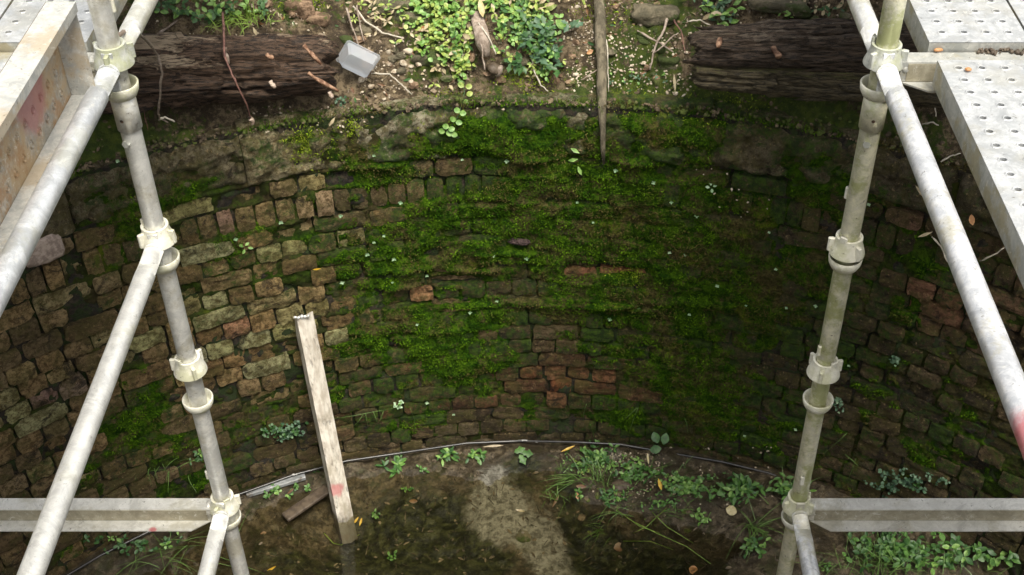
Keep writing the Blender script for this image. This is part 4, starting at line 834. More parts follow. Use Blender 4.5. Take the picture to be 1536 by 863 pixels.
for pts_, l in [([(1382, 145), (1392, 142), (1402, 155), (1404, 175)], 'uppermost'), ([(1384, 186), (1400, 184), (1408, 188)], 'second'), ([(1411, 243), (1425, 235), (1441, 230)], 'third'), ([(1398, 355), (1412, 370), (1420, 392), (1445, 400)], 'long lower'), ([(1470, 392), (1492, 382), (1506, 372)], 'rightmost')]:
    twig(pts_, .003, 'twig_pale', '%s pale dry rootlet sticking out of the right wall beside the deck' % l, lift=.05, name='root', cat='root')
# brown fibrous stump and shell-like hollow in the creeper
p = surf(718, 55, .03); t = empty('root_stump', p, 'brown fibrous root stump with a hollow rounded end among the creeping plants', 'root'); mb = MB()
pts = [surf(x, y, l) for x, y, l in [(716, 22, .04), (720, 45, .05), (724, 65, .05), (730, 85, .045)]]; tube(mb, pts, [.022, .030, .026, .016], 12); v = np.array(mb.v); n_ = fbm(v[:, 0]*50, v[:, 1]*50, v[:, 2]*8, 3); mb.v = [tuple(a) for a in v+n_[:, None]*np.array([.02, .0, .005])]; mb.obj('fibres', M['twig'], t, True)
mb = MB(); c = surf(741, 103, .03); rock(mb, c, (.030, .022, .028), 5, 3, .3); mb.obj('hollow', M['wood_dark'], t, True); mb = MB(); rock(mb, c+Vector((.02, -.012, -.004)), (.012, .014, .026), 8, 3, .3, Quaternion((0, 1, 0), .4)); mb.obj('shell', M['twig'], t, True)

# ------------------------------------------------------------------ plants
RV = lambda s=1: Vector((random.gauss(0, s), random.gauss(0, s), random.gauss(0, s)))
def toward(p): return (Vector((0, 0, HCAM))-p).normalized()
def foliage(name, pts, mats, label, L=(.018, .03), W=.75, kind='oval', lift=(.005, .05), stem=True, cat='plant', up=.55, group=None):
    """creeping plant: many small leaves at px points, with stems; mats = [(material, share)]"""
    base = surf(*pts[0]); t = empty(name, base, label, cat, group); mbs = {m: MB() for m, _ in mats}; st = MB()
    for (x, y) in pts:
        p = surf(x, y, 0)+Vector((0, 0, 0)); n = toward(p)*.4+Vector((0, 0, up)); q = p+n.normalized()*random.uniform(*lift)
        if stem and random.random() < .35: tube(st, [p-n*.01, (p+q)/2+RV(.003), q], .0012, 4, False)
        k = random.choice([2, 2, 3, 4]); a0 = random.uniform(0, 6); ms = random.choices([m for m, _ in mats], [w for _, w in mats])[0]
        for i in range(k):
            a = a0+2*PI*i/k+random.uniform(-.3, .3); l = random.uniform(*L); nn = (n+RV(.25)).normalized(); x_, y_, _ = frame(nn); d = x_*math.cos(a)+y_*math.sin(a)+nn*random.uniform(-.1, .5); leaf(mbs[ms], q+d*.002, d, nn, l, l*W, kind, random.uniform(.1, .5), random.uniform(0, .4))
    for m, b in mbs.items():
        if b.v: tag(b.obj('leaves', M[m], t, True), kind='stuff')
    if st.v: tag(st.obj('stems', M['leaf_dark'], t, True), kind='stuff')
    return t
def region(cx, cy, rx, ry, n, f=None):
    out = []
    while len(out) < n:
        x, y = random.gauss(cx, rx*.5), random.gauss(cy, ry*.5)
        if abs(x-cx) < rx*1.1 and abs(y-cy) < ry*1.1 and (f is None or f(x, y)): out.append((x, y))
    return out
offst = lambda x, y: not (705 < x < 742 and 28 < y < 100)
foliage('creeping_plant', region(665, 52, 55, 58, 130, offst)+region(640, 20, 55, 28, 50)+region(688, 105, 14, 30, 34), [('leaf_yel', 4), ('leaf', 5), ('dead_bei', .2)], 'yellow-green creeping plant with tiny round leaves, left of the brown root stump', (.013, .022), .85, 'round')
foliage('creeping_plant', region(772, 30, 55, 40, 130, offst)+region(795, 60, 50, 45, 90, offst)+region(815, 95, 18, 28, 30), [('leaf', 6), ('leaf_yel', 1.5), ('leaf_dark', 1.5)], 'bright green creeping plant with tiny leaves, right of the brown root stump', (.014, .026), .7, 'oval')
foliage('creeping_plant', region(740, 8, 80, 12, 70), [('leaf', 4), ('leaf_yel', 2)], 'strip of green creeping leaves along the very top of the picture', (.016, .03), .6)
foliage('weed', region(575, 22, 55, 25, 34), [('dead_bei', 2), ('leaf_yel', 2)], 'sparse pale weed with drying leaves above the plastic tub', (.018, .03), .42, 'lance', (.01, .05))
foliage('weed', region(660, 108, 22, 22, 14), [('dead_bei', 3), ('leaf_yel', 1)], 'sparse sprig of beige oval leaves below left of the creeping plant', (.02, .032), .45, 'lance', (.01, .03))
foliage('weed', region(310, 22, 90, 18, 40), [('leaf_dark', 3), ('leaf', 2)], 'low green weeds on the soil above the left log', (.018, .032), .6)
foliage('weed', region(1080, 28, 26, 18, 16)+region(1075, 6, 40, 8, 14), [('leaf', 3), ('leaf_blue', 3), ('dead_bei', 1)], 'leafy blue-green weed above the left end of the right logs', (.025, .045), .5, 'lance', (.02, .06))
foliage('weed', region(1177, 30, 8, 8, 4), [('leaf', 3)], 'tiny green seedling standing on top of the upper right log', (.015, .022), .7, 'oval', (.02, .04))
foliage('weed', region(512, 160, 10, 8, 5), [('leaf_blue', 3)], 'tiny blue-green seedling at the lip below the right end of the left log', (.01, .016), .8)
foliage('weed', region(805, 105, 20, 16, 14), [('leaf_yel', 2), ('dead_bei', 2)], 'straggly half-dry sprig under the right creeping plant', (.014, .026), .4, 'lance')
# two large leaves
def big_leaf(px, py, ang, L, W, mat, label, kind='oval', lift=.03, name='leaf', cat='leaf', wallside=False, tilt=.6):
    p = surf(px, py, lift); n = toward(p); right = Vector((1, 0, 0)); u = n.cross(right).normalized(); a = math.radians(ang); d = right*math.cos(a)+u*math.sin(a); mb = MB(); nn = (n+RV(.15)).normalized()
    leaf(mb, p-d*L/2, d, nn, L, W, kind, .25, .1); o = mb.obj(name, M[mat], None, True, p); tag(o, label, cat); return o
big_leaf(842, 37, -40, .055, .036, 'leaf', 'single large oval green leaf at the right edge of the creeping plant', name='broad_leaf')
big_leaf(826, 12, 25, .06, .022, 'leaf_yel', 'long yellow-green leaf above the single large oval leaf', 'lance', name='broad_leaf')
# hanging strand, each leaf a part
base = surf(690, 132, .02); t = empty('hanging_creeper', base, 'hanging strand of the creeper, six pairs of round pale green leaves over the stone lip', 'creeper'); mb = MB(); sp = [surf(x, y, .02) for x, y in [(692, 120), (697, 138), (692, 156), (689, 172), (680, 185), (672, 196)]]; tube(mb, sp, .0016, 5); mb.obj('stem', M['leaf_dark'], t, True)
for (x, y, a, m_) in [(704, 141, 20, 'leaf_yel'), (691, 151, 170, 'leaf_yel'), (698, 153, 0, 'leaf'), (686, 166, 150, 'leaf'), (694, 170, 5, 'leaf'), (680, 179, 160, 'leaf'), (688, 184, -10, 'leaf'), (669, 190, 170, 'leaf'), (677, 194, 20, 'leaf'), (663, 197, 160, 'leaf'), (673, 200, -60, 'leaf'), (681, 202, -20, 'leaf'), (692, 128, 150, 'leaf_yel'), (703, 130, 10, 'leaf_yel')]:
    p = surf(x, y, .028); n = (toward(p)+RV(.2)).normalized(); r_ = Vector((1, 0, 0)); u = n.cross(r_).normalized(); aa = math.radians(a); d = r_*math.cos(aa)+u*math.sin(aa); mb = MB(); leaf(mb, p-d*.012, d, n, .026, .021, 'round', .3, .1); mb.obj('leaf', M[m_], t, True)
def sprig(pxs, mat, label, L=.022, W=.014, kind='oval', name='sprig', group=None, cat='plant', lift=.012):
    p0 = surf(*pxs[0][:2], lift); t = empty(name, p0, label, cat, group)
    for (x, y, a) in pxs:
        p = surf(x, y, lift); n = (toward(p)+RV(.2)).normalized(); r_ = Vector((1, 0, 0)); u = n.cross(r_).normalized(); aa = math.radians(a); d = r_*math.cos(aa)+u*math.sin(aa); mb = MB(); leaf(mb, p-d*L*.4, d, n, L, W, kind, .3, .15); mb.obj('leaf', M[mat], t, True)
    return t
sprig([(864, 227, 150), (861, 240, 190), (869, 255, -70)], 'leaf', 'small three-leaved sprig on the wall below the wooden stake', .04, .016, 'lance', lift=.03)
sprig([(1066, 276, 100), (1072, 279, 20), (1062, 281, 170), (1068, 286, -90)], 'sprout', 'largest four-leaved pale seedling on the right part of the mossy wall', .018, .012)
sprig([(362, 369, 150), (370, 367, 40), (375, 372, -10), (366, 377, -110)], 'leaf', 'small bright green seedling in a joint right of the left pole', .022, .012)
sprig([(984, 658, 110), (997, 660, 75), (985, 674, 190)], 'leaf_dark', 'dark broad-leaved weed at the foot of the wall behind the floor plants', .055, .042, lift=.05)
sprig([(778, 676, 20), (790, 680, -10), (783, 688, -60)], 'leaf_floor', 'lobed green leaf cluster at the waterline in the middle of the pit floor', .055, .04, 'lobed', lift=.03)
# tiny seedlings on the wall moss
pale = [(760, 238), (693, 236), (790, 384), (625, 483), (930, 458), (921, 460), (1008, 300), (1046, 320), (1005, 375), (890, 330), (1077, 425), (1030, 378), (924, 252), (981, 270), (1155, 345), (560, 230), (590, 385), (510, 320), (575, 350), (588, 420), (640, 410), (960, 460), (1035, 468), (1181, 458), (1120, 455), (1225, 455), (740, 380), (560, 360), (512, 420), (1345, 545), (1275, 545), (1258, 600), (1260, 615), (1195, 640), (1118, 650), (680, 618), (640, 600), (420, 330), (352, 355), (1305, 303), (174, 238), (705, 465), (550, 378), (600, 300), (866, 300), (915, 475), (745, 448), (1165, 400)]
tm = []
for k in range(5):
    mb = MB(); r_ = random.Random(k)
    for i in range(4):
        a = i*PI/2+r_.uniform(-.3, .3); d = Vector((math.cos(a), -.5, math.sin(a))); leaf(mb, (0, -.004, 0), d, (0, -1, 0), .009, .007, 'round', .2, .1)
    tm.append(mb.mesh('seedling', M['sprout'], True))
for i, (x, y) in enumerate(pale):
    s_, z_ = w_sd(x, y); o = link('seedling', tm[i % 5], None, w_pt(s_, z_, .012)); o.rotation_euler = (0, random.uniform(0, 3), -s_/R_W); k = random.uniform(.7, 1.3); o.scale = (k, k, k); tag(o, 'tiny pale four-leaved seedling dotted on the mossy brick wall', 'seedling', 'tiny pale seedlings on the mossy wall')
# floor plants
def F(name, pts, mats, label, **k): return foliage(name, pts, mats, label, **k)
fl = [('leaf_floor', 5), ('leaf_dark', 2), ('leaf', 1)]
F('floor_plant', region(590, 700, 16, 10, 9), fl, 'small rosette on the mud right of the leaning channel', L=(.03, .05), W=.38, kind='lance', lift=(.01, .03))
F('floor_plant', region(670, 685, 16, 8, 9), fl, 'small rosette on the mud under the middle of the hose', L=(.03, .05), W=.38, kind='lance', lift=(.01, .03))
F('floor_plant', region(715, 686, 14, 9, 8), fl, 'pair of small weeds at the waterline left of the lobed leaf cluster', L=(.02, .035), W=.5, lift=(.01, .03))
F('floor_plant', region(888, 690, 30, 20, 34), fl, 'dense small-leaved weed at the foot of the wall under the centre of the right half', L=(.02, .035), W=.5, lift=(.01, .05))
F('floor_plant', region(955, 712, 34, 18, 34), fl, 'low spreading weed in the mud left of the orange fallen leaf', L=(.02, .035), W=.5, lift=(.005, .04))
F('floor_plant', region(1030, 730, 34, 18, 52), [('leaf_floor', 3), ('leaf', 2)], 'clover-like round-leaved patch in the mud right of the orange fallen leaf', L=(.014, .022), W=.9, kind='round', lift=(.01, .03))
F('floor_plant', region(1110, 735, 50, 18, 52), fl, 'leafy weed spreading below the right end of the hose', L=(.025, .04), W=.45, lift=(.01, .05))
F('floor_plant', region(1190, 738, 30, 16, 30), fl, 'leafy weed behind the bottom joint of the right pole', L=(.025, .04), W=.45, lift=(.01, .05))
F('floor_plant', region(915, 745, 24, 14, 16), fl, 'small weed in shallow mud, left of the large yellow leaf', L=(.02, .035), W=.4, kind='lance', lift=(.005, .03))
F('floor_plant', region(1053, 778, 12, 8, 7), [('leaf', 3)], 'small bright weed alone on the bare mud', L=(.018, .028), W=.6, lift=(.01, .03))
F('floor_plant', region(1120, 825, 26, 16, 16), fl, 'small weeds left of the foot of the right pole', L=(.02, .034), W=.5, lift=(.01, .04))
F('floor_plant', region(990, 762, 40, 12, 12), fl, 'scattered tiny weeds in the middle of the right mud bank', L=(.015, .025), W=.5, lift=(.005, .02))
F('floor_plant', region(1340, 826, 65, 30, 90), [('leaf_floor', 3), ('leaf_dark', 4)], 'lush broad-leaved weeds below the lower right cross beam', L=(.018, .038), W=.6, lift=(.02, .08))
F('floor_plant', region(1450, 840, 70, 20, 40), fl, 'darker weeds in the lowest right corner', L=(.025, .045), W=.6, lift=(.01, .08))
F('floor_plant', region(1355, 728, 60, 18, 60), [('leaf_blue', 5), ('leaf_dark', 1)], 'blue-green small-leaved bush at the foot of the right wall above the cross beam', L=(.011, .018), W=.85, kind='round', lift=(.01, .05))
F('wall_plant', region(425, 652, 34, 14, 60), [('leaf_dark', 3), ('leaf_blue', 3)], 'small-leaved trailing plant on the lower wall left of the leaning channel', L=(.010, .017), W=.8, kind='round', lift=(.02, .06))
F('wall_plant', region(600, 612, 10, 5, 9), [('sprout', 3), ('leaf', 1)], 'pale green seedling bunch low on the wall right of the leaning channel', L=(.009, .014), W=.8, kind='round', lift=(.02, .04))
F('wall_plant', region(1257, 610, 6, 16, 8), [('leaf_blue', 3)], 'seedling trail on the wall just right of the right pole', L=(.012, .018), W=.8, kind='round', lift=(.01, .03))
F('wall_plant', region(1342, 543, 7, 6, 5), [('leaf_blue', 3)], 'lone blue-green seedling in the middle of the right wall', L=(.012, .018), W=.8, kind='round', lift=(.01, .03))
F('wall_plant', region(300, 690, 24, 12, 14), [('leaf_dark', 3), ('leaf', 1)], 'small weed on the lower wall behind the left pole', L=(.014, .022), W=.6, lift=(.01, .04))
F('floor_plant', region(425, 738, 40, 10, 18), fl, 'small weeds around the grey plastic trunking', L=(.014, .024), W=.7, lift=(.005, .03))
F('floor_plant', region(200, 818, 70, 18, 30), [('leaf_dark', 4), ('leaf', 1)], 'low weeds on the mud below the lower left cross beam', L=(.016, .028), W=.6, lift=(.01, .05))
F('floor_plant', region(490, 705, 20, 12, 6), fl, 'two or three weed leaves behind the foot of the leaning channel', L=(.015, .02), W=.6, lift=(.005, .02))
for i, (x, y, lab) in enumerate([(635, 705, 'tiny weed on the mud left of centre'), (560, 772, 'tiny weed floating right of the yellow leaves'), (612, 735, 'tiny weed at the edge of the dark pool'), (590, 838, 'tiny bright weed at the bottom of the pool'), (865, 745, 'tiny weed beside the dark pool right of the pale silt'), (1238, 855, 'tiny weed by the foot of the right pole')]):
    F('floor_plant', region(x, y, 7, 5, 4), fl, lab, L=(.014, .022), W=.6, lift=(.01, .03))
# grass
def grass(px, py, n, L, spread, label, mat='grass', W=.004, dirs=None, lean=(0, 0), name='grass_clump', up=1.0):
    c = surf(px, py); mb = MB()
    for i in range(n):
        p = c+Vector((random.gauss(0, spread), random.gauss(0, spread*.6), 0)); d = Vector((random.gauss(lean[0], .45), random.gauss(lean[1], .45), up*random.uniform(.6, 1.1))); l = random.uniform(*L); blade(mb, p, d, l, random.uniform(.6, 1)*W, (random.gauss(0, .3), random.gauss(0, .3), -1), random.uniform(.2, .6))
    o = mb.obj(name, M[mat], None, True, c); tag(o, label, 'grass clump'); return o
grass(366, 26, 150, (.05, .12), .06, 'bright yellow-green grass tuft above the left log', 'grass_hi', .004, lean=(0, -.5), up=.7)
grass(898, 722, 36, (.12, .26), .03, 'upright grass clump at the foot of the wall in the centre right', lean=(-.1, .0), up=1.3)
grass(862, 718, 16, (.12, .2), .03, 'flattened grass lying left of the upright grass clump', lean=(-1.1, -.1), up=.25)
grass(1130, 790, 44, (.12, .24), .02, 'arching grass clump on the mud left of the foot of the right pole', lean=(.2, -.3), up=.5)
grass(1310, 850, 110, (.12, .28), .07, 'thick grass under the lower right cross beam', up=.9)
grass(1180, 742, 14, (.1, .2), .05, 'thin grass behind the bottom joint of the right pole'); grass(250, 700, 16, (.08, .18), .06, 'wispy grass on the lower wall left of the left pole', lean=(0, -.6), up=.7)
grass(235, 830, 34, (.12, .26), .10, 'wispy flattened grass below the lower left cross beam', lean=(.3, -.3), up=.3, W=.003); grass(905, 800, 12, (.06, .14), .03, 'sparse grass in the shallow water right of the silt', lean=(-.3, 0), up=.5, W=.003); grass(835, 745, 18, (.06, .13), .04, 'drowned yellowish grass in the dark pool right of the silt', up=.4, W=.003)
grass(1040, 765, 12, (.1, .22), .07, 'loose grass blades on the bare mud above the long blades', lean=(-.4, .2), up=.35, W=.0035)
def long_blades(lines, label, mat='grass', r=.0022):
    c = surf(*lines[0][0]); mb = MB()
    for ln in lines: tube(mb, [surf(x, y, .015+.02*math.sin(PI*i/(len(ln)-1))) for i, (x, y) in enumerate(ln)], [r*(1-.6*i/len(ln)) for i in range(len(ln))], 4)
    o = mb.obj('wild_grass', M[mat], None, True, c); tag(o, label, 'grass')
long_blades([[(945, 780), (985, 800), (1030, 820), (1066, 846)], [(935, 812), (975, 812), (1010, 825)], [(978, 768), (1000, 790), (1040, 815)], [(1000, 762), (970, 790), (950, 800)], [(925, 765), (960, 790), (990, 800)]], 'long pale grass blades lying slantwise on the mud bank', 'grass_hi')
long_blades([[(500, 628), (530, 624), (560, 618), (590, 613)], [(545, 622), (538, 632), (530, 640)], [(548, 620), (552, 640)], [(560, 618), (566, 634)], [(575, 617), (570, 632)], [(615, 612), (622, 630), (622, 648)]], 'thin green grass runner on the lower wall right of the leaning channel', 'grass', .0018)
long_blades([[(955, 612), (945, 622), (936, 630)], [(957, 612), (950, 630), (944, 648)], [(880, 605), (876, 618), (875, 632)], [(885, 636), (890, 650), (892, 664)], [(1025, 622), (1030, 635), (1032, 650)]], 'few thin grass blades hanging low on the wall behind the floor plants', 'grass', .0022)
long_blades([[(1270, 650), (1258, 662), (1236, 680)], [(1284, 688), (1280, 700), (1270, 725)], [(1268, 682), (1280, 692), (1288, 700)]], 'thin grass blades low on the wall right of the right pole', 'grass', .0022)
long_blades([[(486, 800), (500, 815), (512, 818)], [(512, 818), (525, 808), (540, 802)]], 'bent grass blade floating at the foot of the leaning channel', 'grass_hi', .002)
# fallen leaves
for a in [(534, 781, 55, .042, .011, 'dead_yel', 'left of two orange-yellow leaves floating by the leaning channel', 'lance', .02), (541, 783, 75, .040, .012, 'dead_yel', 'right of two orange-yellow leaves floating by the leaning channel', 'lance', .022), (852, 673, 25, .075, .012, 'dead_yel', 'long yellow leaf lying across the hose at the centre of the wall foot', 'lance', .06),
          (990, 727, -75, .055, .017, 'dead_yel', 'orange-yellow upright leaf among the floor plants', 'oval', .05), (972, 688, 95, .055, .011, 'dead_pale', 'pale narrow leaf standing by the dark broad-leaved weed', 'lance', .04), (1097, 766, -20, .052, .042, 'dead_pale', 'large round pale yellow leaf on the right mud bank', 'round', .02),
          (929, 821, 10, .05, .04, 'dead_brn', 'round yellowish brown leaf in the shallow water', 'round', .005), (866, 744, 100, .032, .018, 'dead_or', 'small orange leaf left of the dark clod', 'oval', .02), (475, 404, 5, .035, .009, 'dead_yel', 'small yellow leaf stuck on the bricks right of the left pole', 'lance', .02),
          (780, 766, -10, .045, .012, 'dead_bei', 'pale narrow leaf floating right of the silt patch', 'lance', .01), (740, 669, 5, .10, .012, 'dead_bei', 'long beige leaf lying along the hose', 'lance', .06), (833, 753, 60, .06, .014, 'dead_brn', 'narrow brown leaf on the mud right of the dark pool', 'lance', .01), (872, 730, -5, .05, .02, 'dead_brn', 'reddish brown leaf in the mud below the upright grass', 'oval', .02),
          (1040, 855, -20, .04, .035, 'dead_or', 'reddish curled leaf at the bottom of the picture', 'round', .01), (1012, 124, 95, .07, .012, 'dead_bei', 'slender pale leaf hanging at the lip left of the right logs', 'lance', .02), (885, 78, 30, .03, .018, 'dead_or', 'small pink leaf on the gravel left of the wooden stake', 'oval', .01),
          (636, 42, 30, .05, .02, 'dead_or', 'orange dry leaf left of the creeping plant', 'oval', .04), (722, 12, 100, .07, .026, 'dead_pale', 'pale yellow leaf at the top of the brown root stump', 'oval', .08), (700, 55, -30, .035, .02, 'dead_bei', 'beige oval leaf in the middle of the yellow-green creeper', 'oval', .06), (436, 737, 40, .04, .012, 'dead_brn', 'brown leaf below the grey plastic trunking', 'lance', .03),
          (498, 183, 55, .04, .012, 'dead_bei', 'beige leaf on the lip below the right end of the left log', 'lance', .02), (383, 48, -65, .04, .013, 'dead_bei', 'pale narrow leaf on top of the left log', 'lance', .05), (620, 752, 0, .04, .02, 'dead_brn', 'brown leaf in the dark pool', 'oval', .01), (925, 512, 0, .0, .0, None, None, None, 0), (1383, 290, 130, .075, .016, 'dead_bei', 'curved pale leaf on the right wall beside the right pipe, upper', 'lance', .06), (1388, 352, 200, .06, .012, 'dead_bei', 'curved pale leaf on the right wall beside the right pipe, lower', 'lance', .06), (1458, 330, 100, .04, .022, 'dead_or', 'orange-brown leaf on the right wall between pipe and deck', 'oval', .05), (395, 800, 20, .03, .015, 'dead_brn', 'small brown leaf in the mud right of the left pole foot', 'oval', .005), (405, 855, 30, .06, .012, 'dead_yel', 'yellow leaf at the bottom edge of the pool', 'lance', .005)]:
    if a[5] is None: continue
    big_leaf(a[0], a[1], a[2], a[3], a[4], a[5], a[6], a[7], a[8], 'fallen_leaf', 'fallen leaf')
def deck_leaf(px, py, z, mat, label, L, W):
    p = at_z(px, py, z); mb = MB(); rock(mb, p, (L, W, .004), 3, 2, .5, Quaternion((0, 0, 1), .2)); o = mb.obj('fallen_leaf', M[mat], None, True, p); tag(o, label, 'fallen leaf')
deck_leaf(1452, 104, zd+.006, 'dead_or', 'curled brown leaf lying on the near right deck plank', .008, .006); deck_leaf(1407, 75, nz(0)+.084, 'dead_or', 'pinkish leaf on the upper right cross beam', .012, .005)
mb = MB()
for _ in range(60): p = at_z(random.uniform(1465, 1570), random.uniform(73, 81), nz(0)+.082); rock(mb, p, (random.uniform(.002, .006),)*3, random.random()*9, 1, .5)
o = mb.obj('leaf_litter', M['wood_dark'], None, True); tag(o, 'dark crumbs of litter along the upper right cross beam', 'litter', kind='stuff')
# pale straw and leaf litter over the top bank
mb = MB()
for _ in range(420):
    x = random.uniform(200, 1320); y = random.uniform(-10, 60) if random.random() < .7 else random.uniform(60, 140)
    if 200 < x < 510 and y > 45 or x > 1040 and y > 45: continue
    p = surf(x, y, .004); a = random.uniform(0, 6); d = Vector((math.cos(a), math.sin(a), random.uniform(-.2, .3))); tube(mb, [p-d*.02*random.random(), p+d*random.uniform(.005, .03)], .0011, 4)
o = mb.obj('straw', M['twig'], None, True); tag(o, 'short bits of straw and dead stems strewn over the bank', 'straw', kind='stuff')
# debris on the mud: bits of twig, rotten leaf and grit
mb = MB()
for _ in range(520):
    x, y = random.uniform(330, 1240), random.uniform(680, 862); p, k = hit(x, y)
    if k != 'floor': continue
    a = random.uniform(0, 6); d = Vector((math.cos(a), math.sin(a), random.uniform(-.1, .15))); tube(mb, [p-d*.02*random.random()+Vector((0, 0, .003)), p+d*random.uniform(.005, .04)+Vector((0, 0, .004))], random.choice([.0012, .0016, .0025]), 4)
o = mb.obj('twig_debris', M['debris'], None, True); tag(o, 'small rotten twigs and stems strewn over the mud of the pit floor', 'debris', kind='stuff')
mb = MB()
for _ in range(330):
    x, y = random.uniform(330, 1240), random.uniform(680, 862); p, k = hit(x, y)
    if k != 'floor': continue
    a = random.uniform(0, 6); leaf(mb, p+Vector((0, 0, .004)), (math.cos(a), math.sin(a), .1), (0, 0, 1), random.uniform(.01, .035), random.uniform(.006, .016), 'oval', .3, .2)
o = mb.obj('leaf_litter', M['debris'], None, True); tag(o, 'brown rotting leaf bits strewn over the mud of the pit floor', 'litter', kind='stuff')

# bright moss cushions along the lip
def bright_moss(px, py, rx, ry, n, label):
    mb = MB()
    for _ in range(n):
        x, y = random.gauss(px, rx*.5), random.gauss(py, ry*.5); p = surf(x, y, .004); d = (toward(p)+RV(.5)+Vector((0, 0, .4))).normalized(); s_ = d.cross(RV(1)).normalized()*random.uniform(.001, .0022); l = random.uniform(.006, .02); mb.add([p-s_, p+s_, p+d*l], [(0, 1, 2)])
    o = mb.obj('bright_moss', M['moss_bright'], None, False); tag(o, label, 'moss', kind='stuff')
for (x, y, rx, ry, n, l) in [(462, 218, 34, 30, 900, 'feathery bright moss on the stone below the right end of the left log'), (528, 190, 16, 18, 300, 'feathery bright moss patch at the upright stone joint under the plastic tub'), (680, 150, 36, 16, 600, 'bright yellow moss on the lip beside the hanging strand'), (640, 205, 30, 40, 250, 'thin bright moss streak on the pale stone'), (790, 118, 50, 26, 900, 'deep bright moss cushion under the right creeping plant'),
      (942, 412, 34, 26, 500, 'yellowish moss patch at the middle right of the wall'), (1090, 165, 80, 26, 600, 'bright moss below the left end of the right logs'), (960, 150, 70, 24, 600, 'bright moss on the lip right of the wooden stake'), (590, 12, 40, 14, 300, 'bright moss on the stones above the plastic tub'), (460, 8, 50, 12, 300, 'bright moss among the reddish stones'), (900, 20, 50, 26, 400, 'bright moss at the top behind the wooden stake')]: bright_moss(x, y, rx, ry, n, l)
# low weeds and dry stuff that break up the bank
foliage('weed', region(800, 10, 70, 14, 30), [('dead_bei', 2), ('leaf_yel', 2)], 'drying leaves mixed in along the top of the creeping plant', (.02, .04), .4, 'lance', (.03, .08))
foliage('weed', region(670, 70, 70, 60, 16), [('dead_bei', 3), ('leaf_yel', 2), ('leaf_dark', 1)], 'sparse beige and dark leaves mixed through the left creeping plant', (.015, .035), .45, 'lance', (.02, .07))
foliage('weed', region(815, 75, 45, 50, 34), [('leaf_dark', 3), ('leaf_blue', 2)], 'darker lobed leaves mixed through the right creeping plant', (.03, .05), .6, 'lobed', (.03, .07))
foliage('weed', region(960, 120, 60, 20, 16), [('leaf', 2), ('leaf_blue', 2)], 'tiny seedlings on the gravel between the stake and the right logs', (.008, .014), .7, 'oval', (.005, .015))
foliage('weed', region(1220, 20, 60, 14, 18), [('leaf_dark', 2), ('dead_bei', 2)], 'sparse leaves on the soil above the right logs', (.015, .03), .5, 'oval', (.01, .04))

# moss, crumbs and fine weeds hiding the seam between the coping and the soil
mb = MB()
for _ in range(9000):
    sx = random.uniform(-2.4, 2.4); dd = abs(random.gauss(0, .05)); ph = sx/R_W; x, y = CEN[0]+(R_W+dd)*math.sin(ph), CEN[1]+(R_W+dd)*math.cos(ph)
    if fbm(sx*4, 3.0, 1.0, 3) < -.12: continue
    p = Vector((x, y, max(ZTOP+.002 if dd < .13 else -9, float(bank_z(x, y)))-random.uniform(0, .012))); d = (toward(p)*.6+RV(.5)+Vector((0, 0, .7))).normalized(); s_ = d.cross(RV(1)).normalized()*random.uniform(.0012, .0028); l = random.uniform(.008, .024); mb.add([p-s_, p+s_, p+d*l], [(0, 1, 2)])
o = mb.obj('lip_moss', M['moss_tip'], None, False); tag(o, 'ragged moss growing along the stone lip of the pit', 'moss', kind='stuff')
mb = MB()
for _ in range(1500):
    sx = random.uniform(-2.4, 2.4); dd = abs(random.gauss(.03, .06)); ph = sx/R_W; x, y = CEN[0]+(R_W+dd)*math.sin(ph), CEN[1]+(R_W+dd)*math.cos(ph); q = random.uniform(.004, .016)*random.random()**.5
    rock(mb, (x, y, max(ZTOP, float(bank_z(x, y)))+q*.1), (q, q*.8, q*.6), random.random()*50, 1, .5)
o = mb.obj('lip_crumbs', M['soil_crumb'], None, False); tag(o, 'crumbs of earth lying along the stone lip of the pit', 'soil', kind='stuff')
grass(1010, 715, 26, (.06, .16), .10, 'thin scattered grass among the floor plants right of the gravel', lean=(.2, 0), up=.7, W=.003)
grass(940, 760, 22, (.06, .16), .09, 'thin scattered grass on the shallow mud left of the long blades', lean=(-.5, 0), up=.4, W=.003)
grass(1240, 850, 24, (.08, .2), .05, 'thin grass right of the foot of the right pole', up=.7, W=.003); grass(1420, 850, 40, (.1, .22), .12, 'fine grass in the lower right corner', up=.8, W=.003)
grass(840, 700, 20, (.05, .12), .05, 'short grass left of the upright grass clump against the hose', up=.5, W=.0028)
foliage('floor_plant', region(1000, 735, 130, 30, 70), [('leaf_floor', 3), ('grass', 2), ('dead_bei', 1)], 'fine mixed weeds scattered between the larger floor plants', (.008, .018), .45, 'lance', (.005, .03))
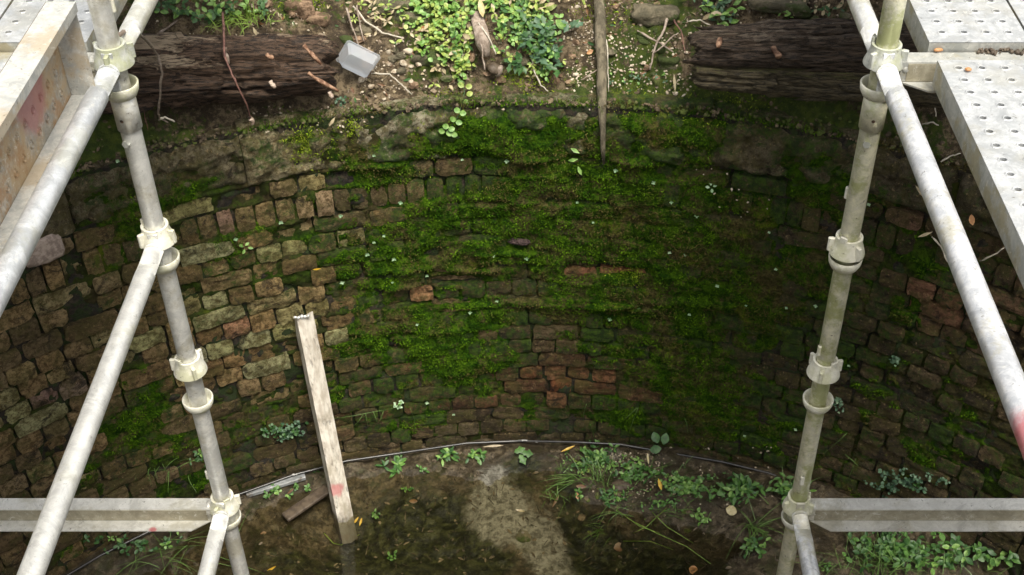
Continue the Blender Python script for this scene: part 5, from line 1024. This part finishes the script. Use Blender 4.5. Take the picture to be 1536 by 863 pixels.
foliage('floor_plant', region(900, 700, 60, 20, 50), [('leaf_floor', 2), ('leaf', 2), ('leaf_yel', 1)], 'fine bright weeds around the upright grass clump', (.008, .018), .5, 'lance', (.005, .04))

# rubble and leaf litter on the bank
def rubble(n, x0, x1, y0, y1, mat, lo, hi, label, cat='rubble'):
    mb = MB()
    for _ in range(n):
        x, y = random.uniform(x0, x1), random.uniform(y0, y1)
        if (190 < x < 515 and y > 38) or (x > 1035 and y > 45): continue
        q = lo+(hi-lo)*random.random()**2.2; p = surf(x, y, 0); rock(mb, p+Vector((0, 0, q*.15)), (q, q*random.uniform(.6, 1), q*random.uniform(.35, .7)), random.random()*99, 2, .5, None, random.choice([0, .5]))
    o = mb.obj('rubble', M[mat], None, False); tag(o, label, cat, kind='stuff')
rubble(150, 200, 1330, -15, 120, 'stone', .008, .035, 'small mossy stones half buried in the soil of the bank'); rubble(90, 400, 1050, -15, 130, 'stone_red', .007, .028, 'small reddish bits of brick in the soil of the bank')
rubble(60, 840, 1050, 10, 150, 'pebble_pale', .005, .013, 'pale pebbles in the gravelly soil around the wooden stake'); rubble(60, 540, 720, 40, 150, 'pebble', .006, .02, 'brown lumps of earth on the bank right of the plastic tub')
rubble(70, 860, 1230, 670, 800, 'soil_crumb', .006, .022, 'lumps of earth among the floor plants')
for m_, n_, lab in (('dead_bei', 130, 'beige dry leaves littering the soil at the top of the pit'), ('dead_brn', 150, 'brown dead leaves littering the soil at the top of the pit'), ('leaf_dark', 90, 'scattered tiny dark green leaves on the soil at the top of the pit')):
    mb = MB()
    for _ in range(n_):
        x, y = random.uniform(200, 1330), random.uniform(-15, 150)
        if (190 < x < 515 and y > 42) or (x > 1035 and y > 45): continue
        p = surf(x, y, .006); a = random.uniform(0, 6); leaf(mb, p, (math.cos(a), math.sin(a)*.6, math.sin(a)*.5), toward(p)+RV(.4), random.uniform(.012, .035), random.uniform(.006, .014), random.choice(['oval', 'lance']), random.uniform(.1, .7), random.uniform(-.2, .5))
    o = mb.obj('leaf_litter', M[m_], None, True); tag(o, lab, 'litter', kind='stuff')
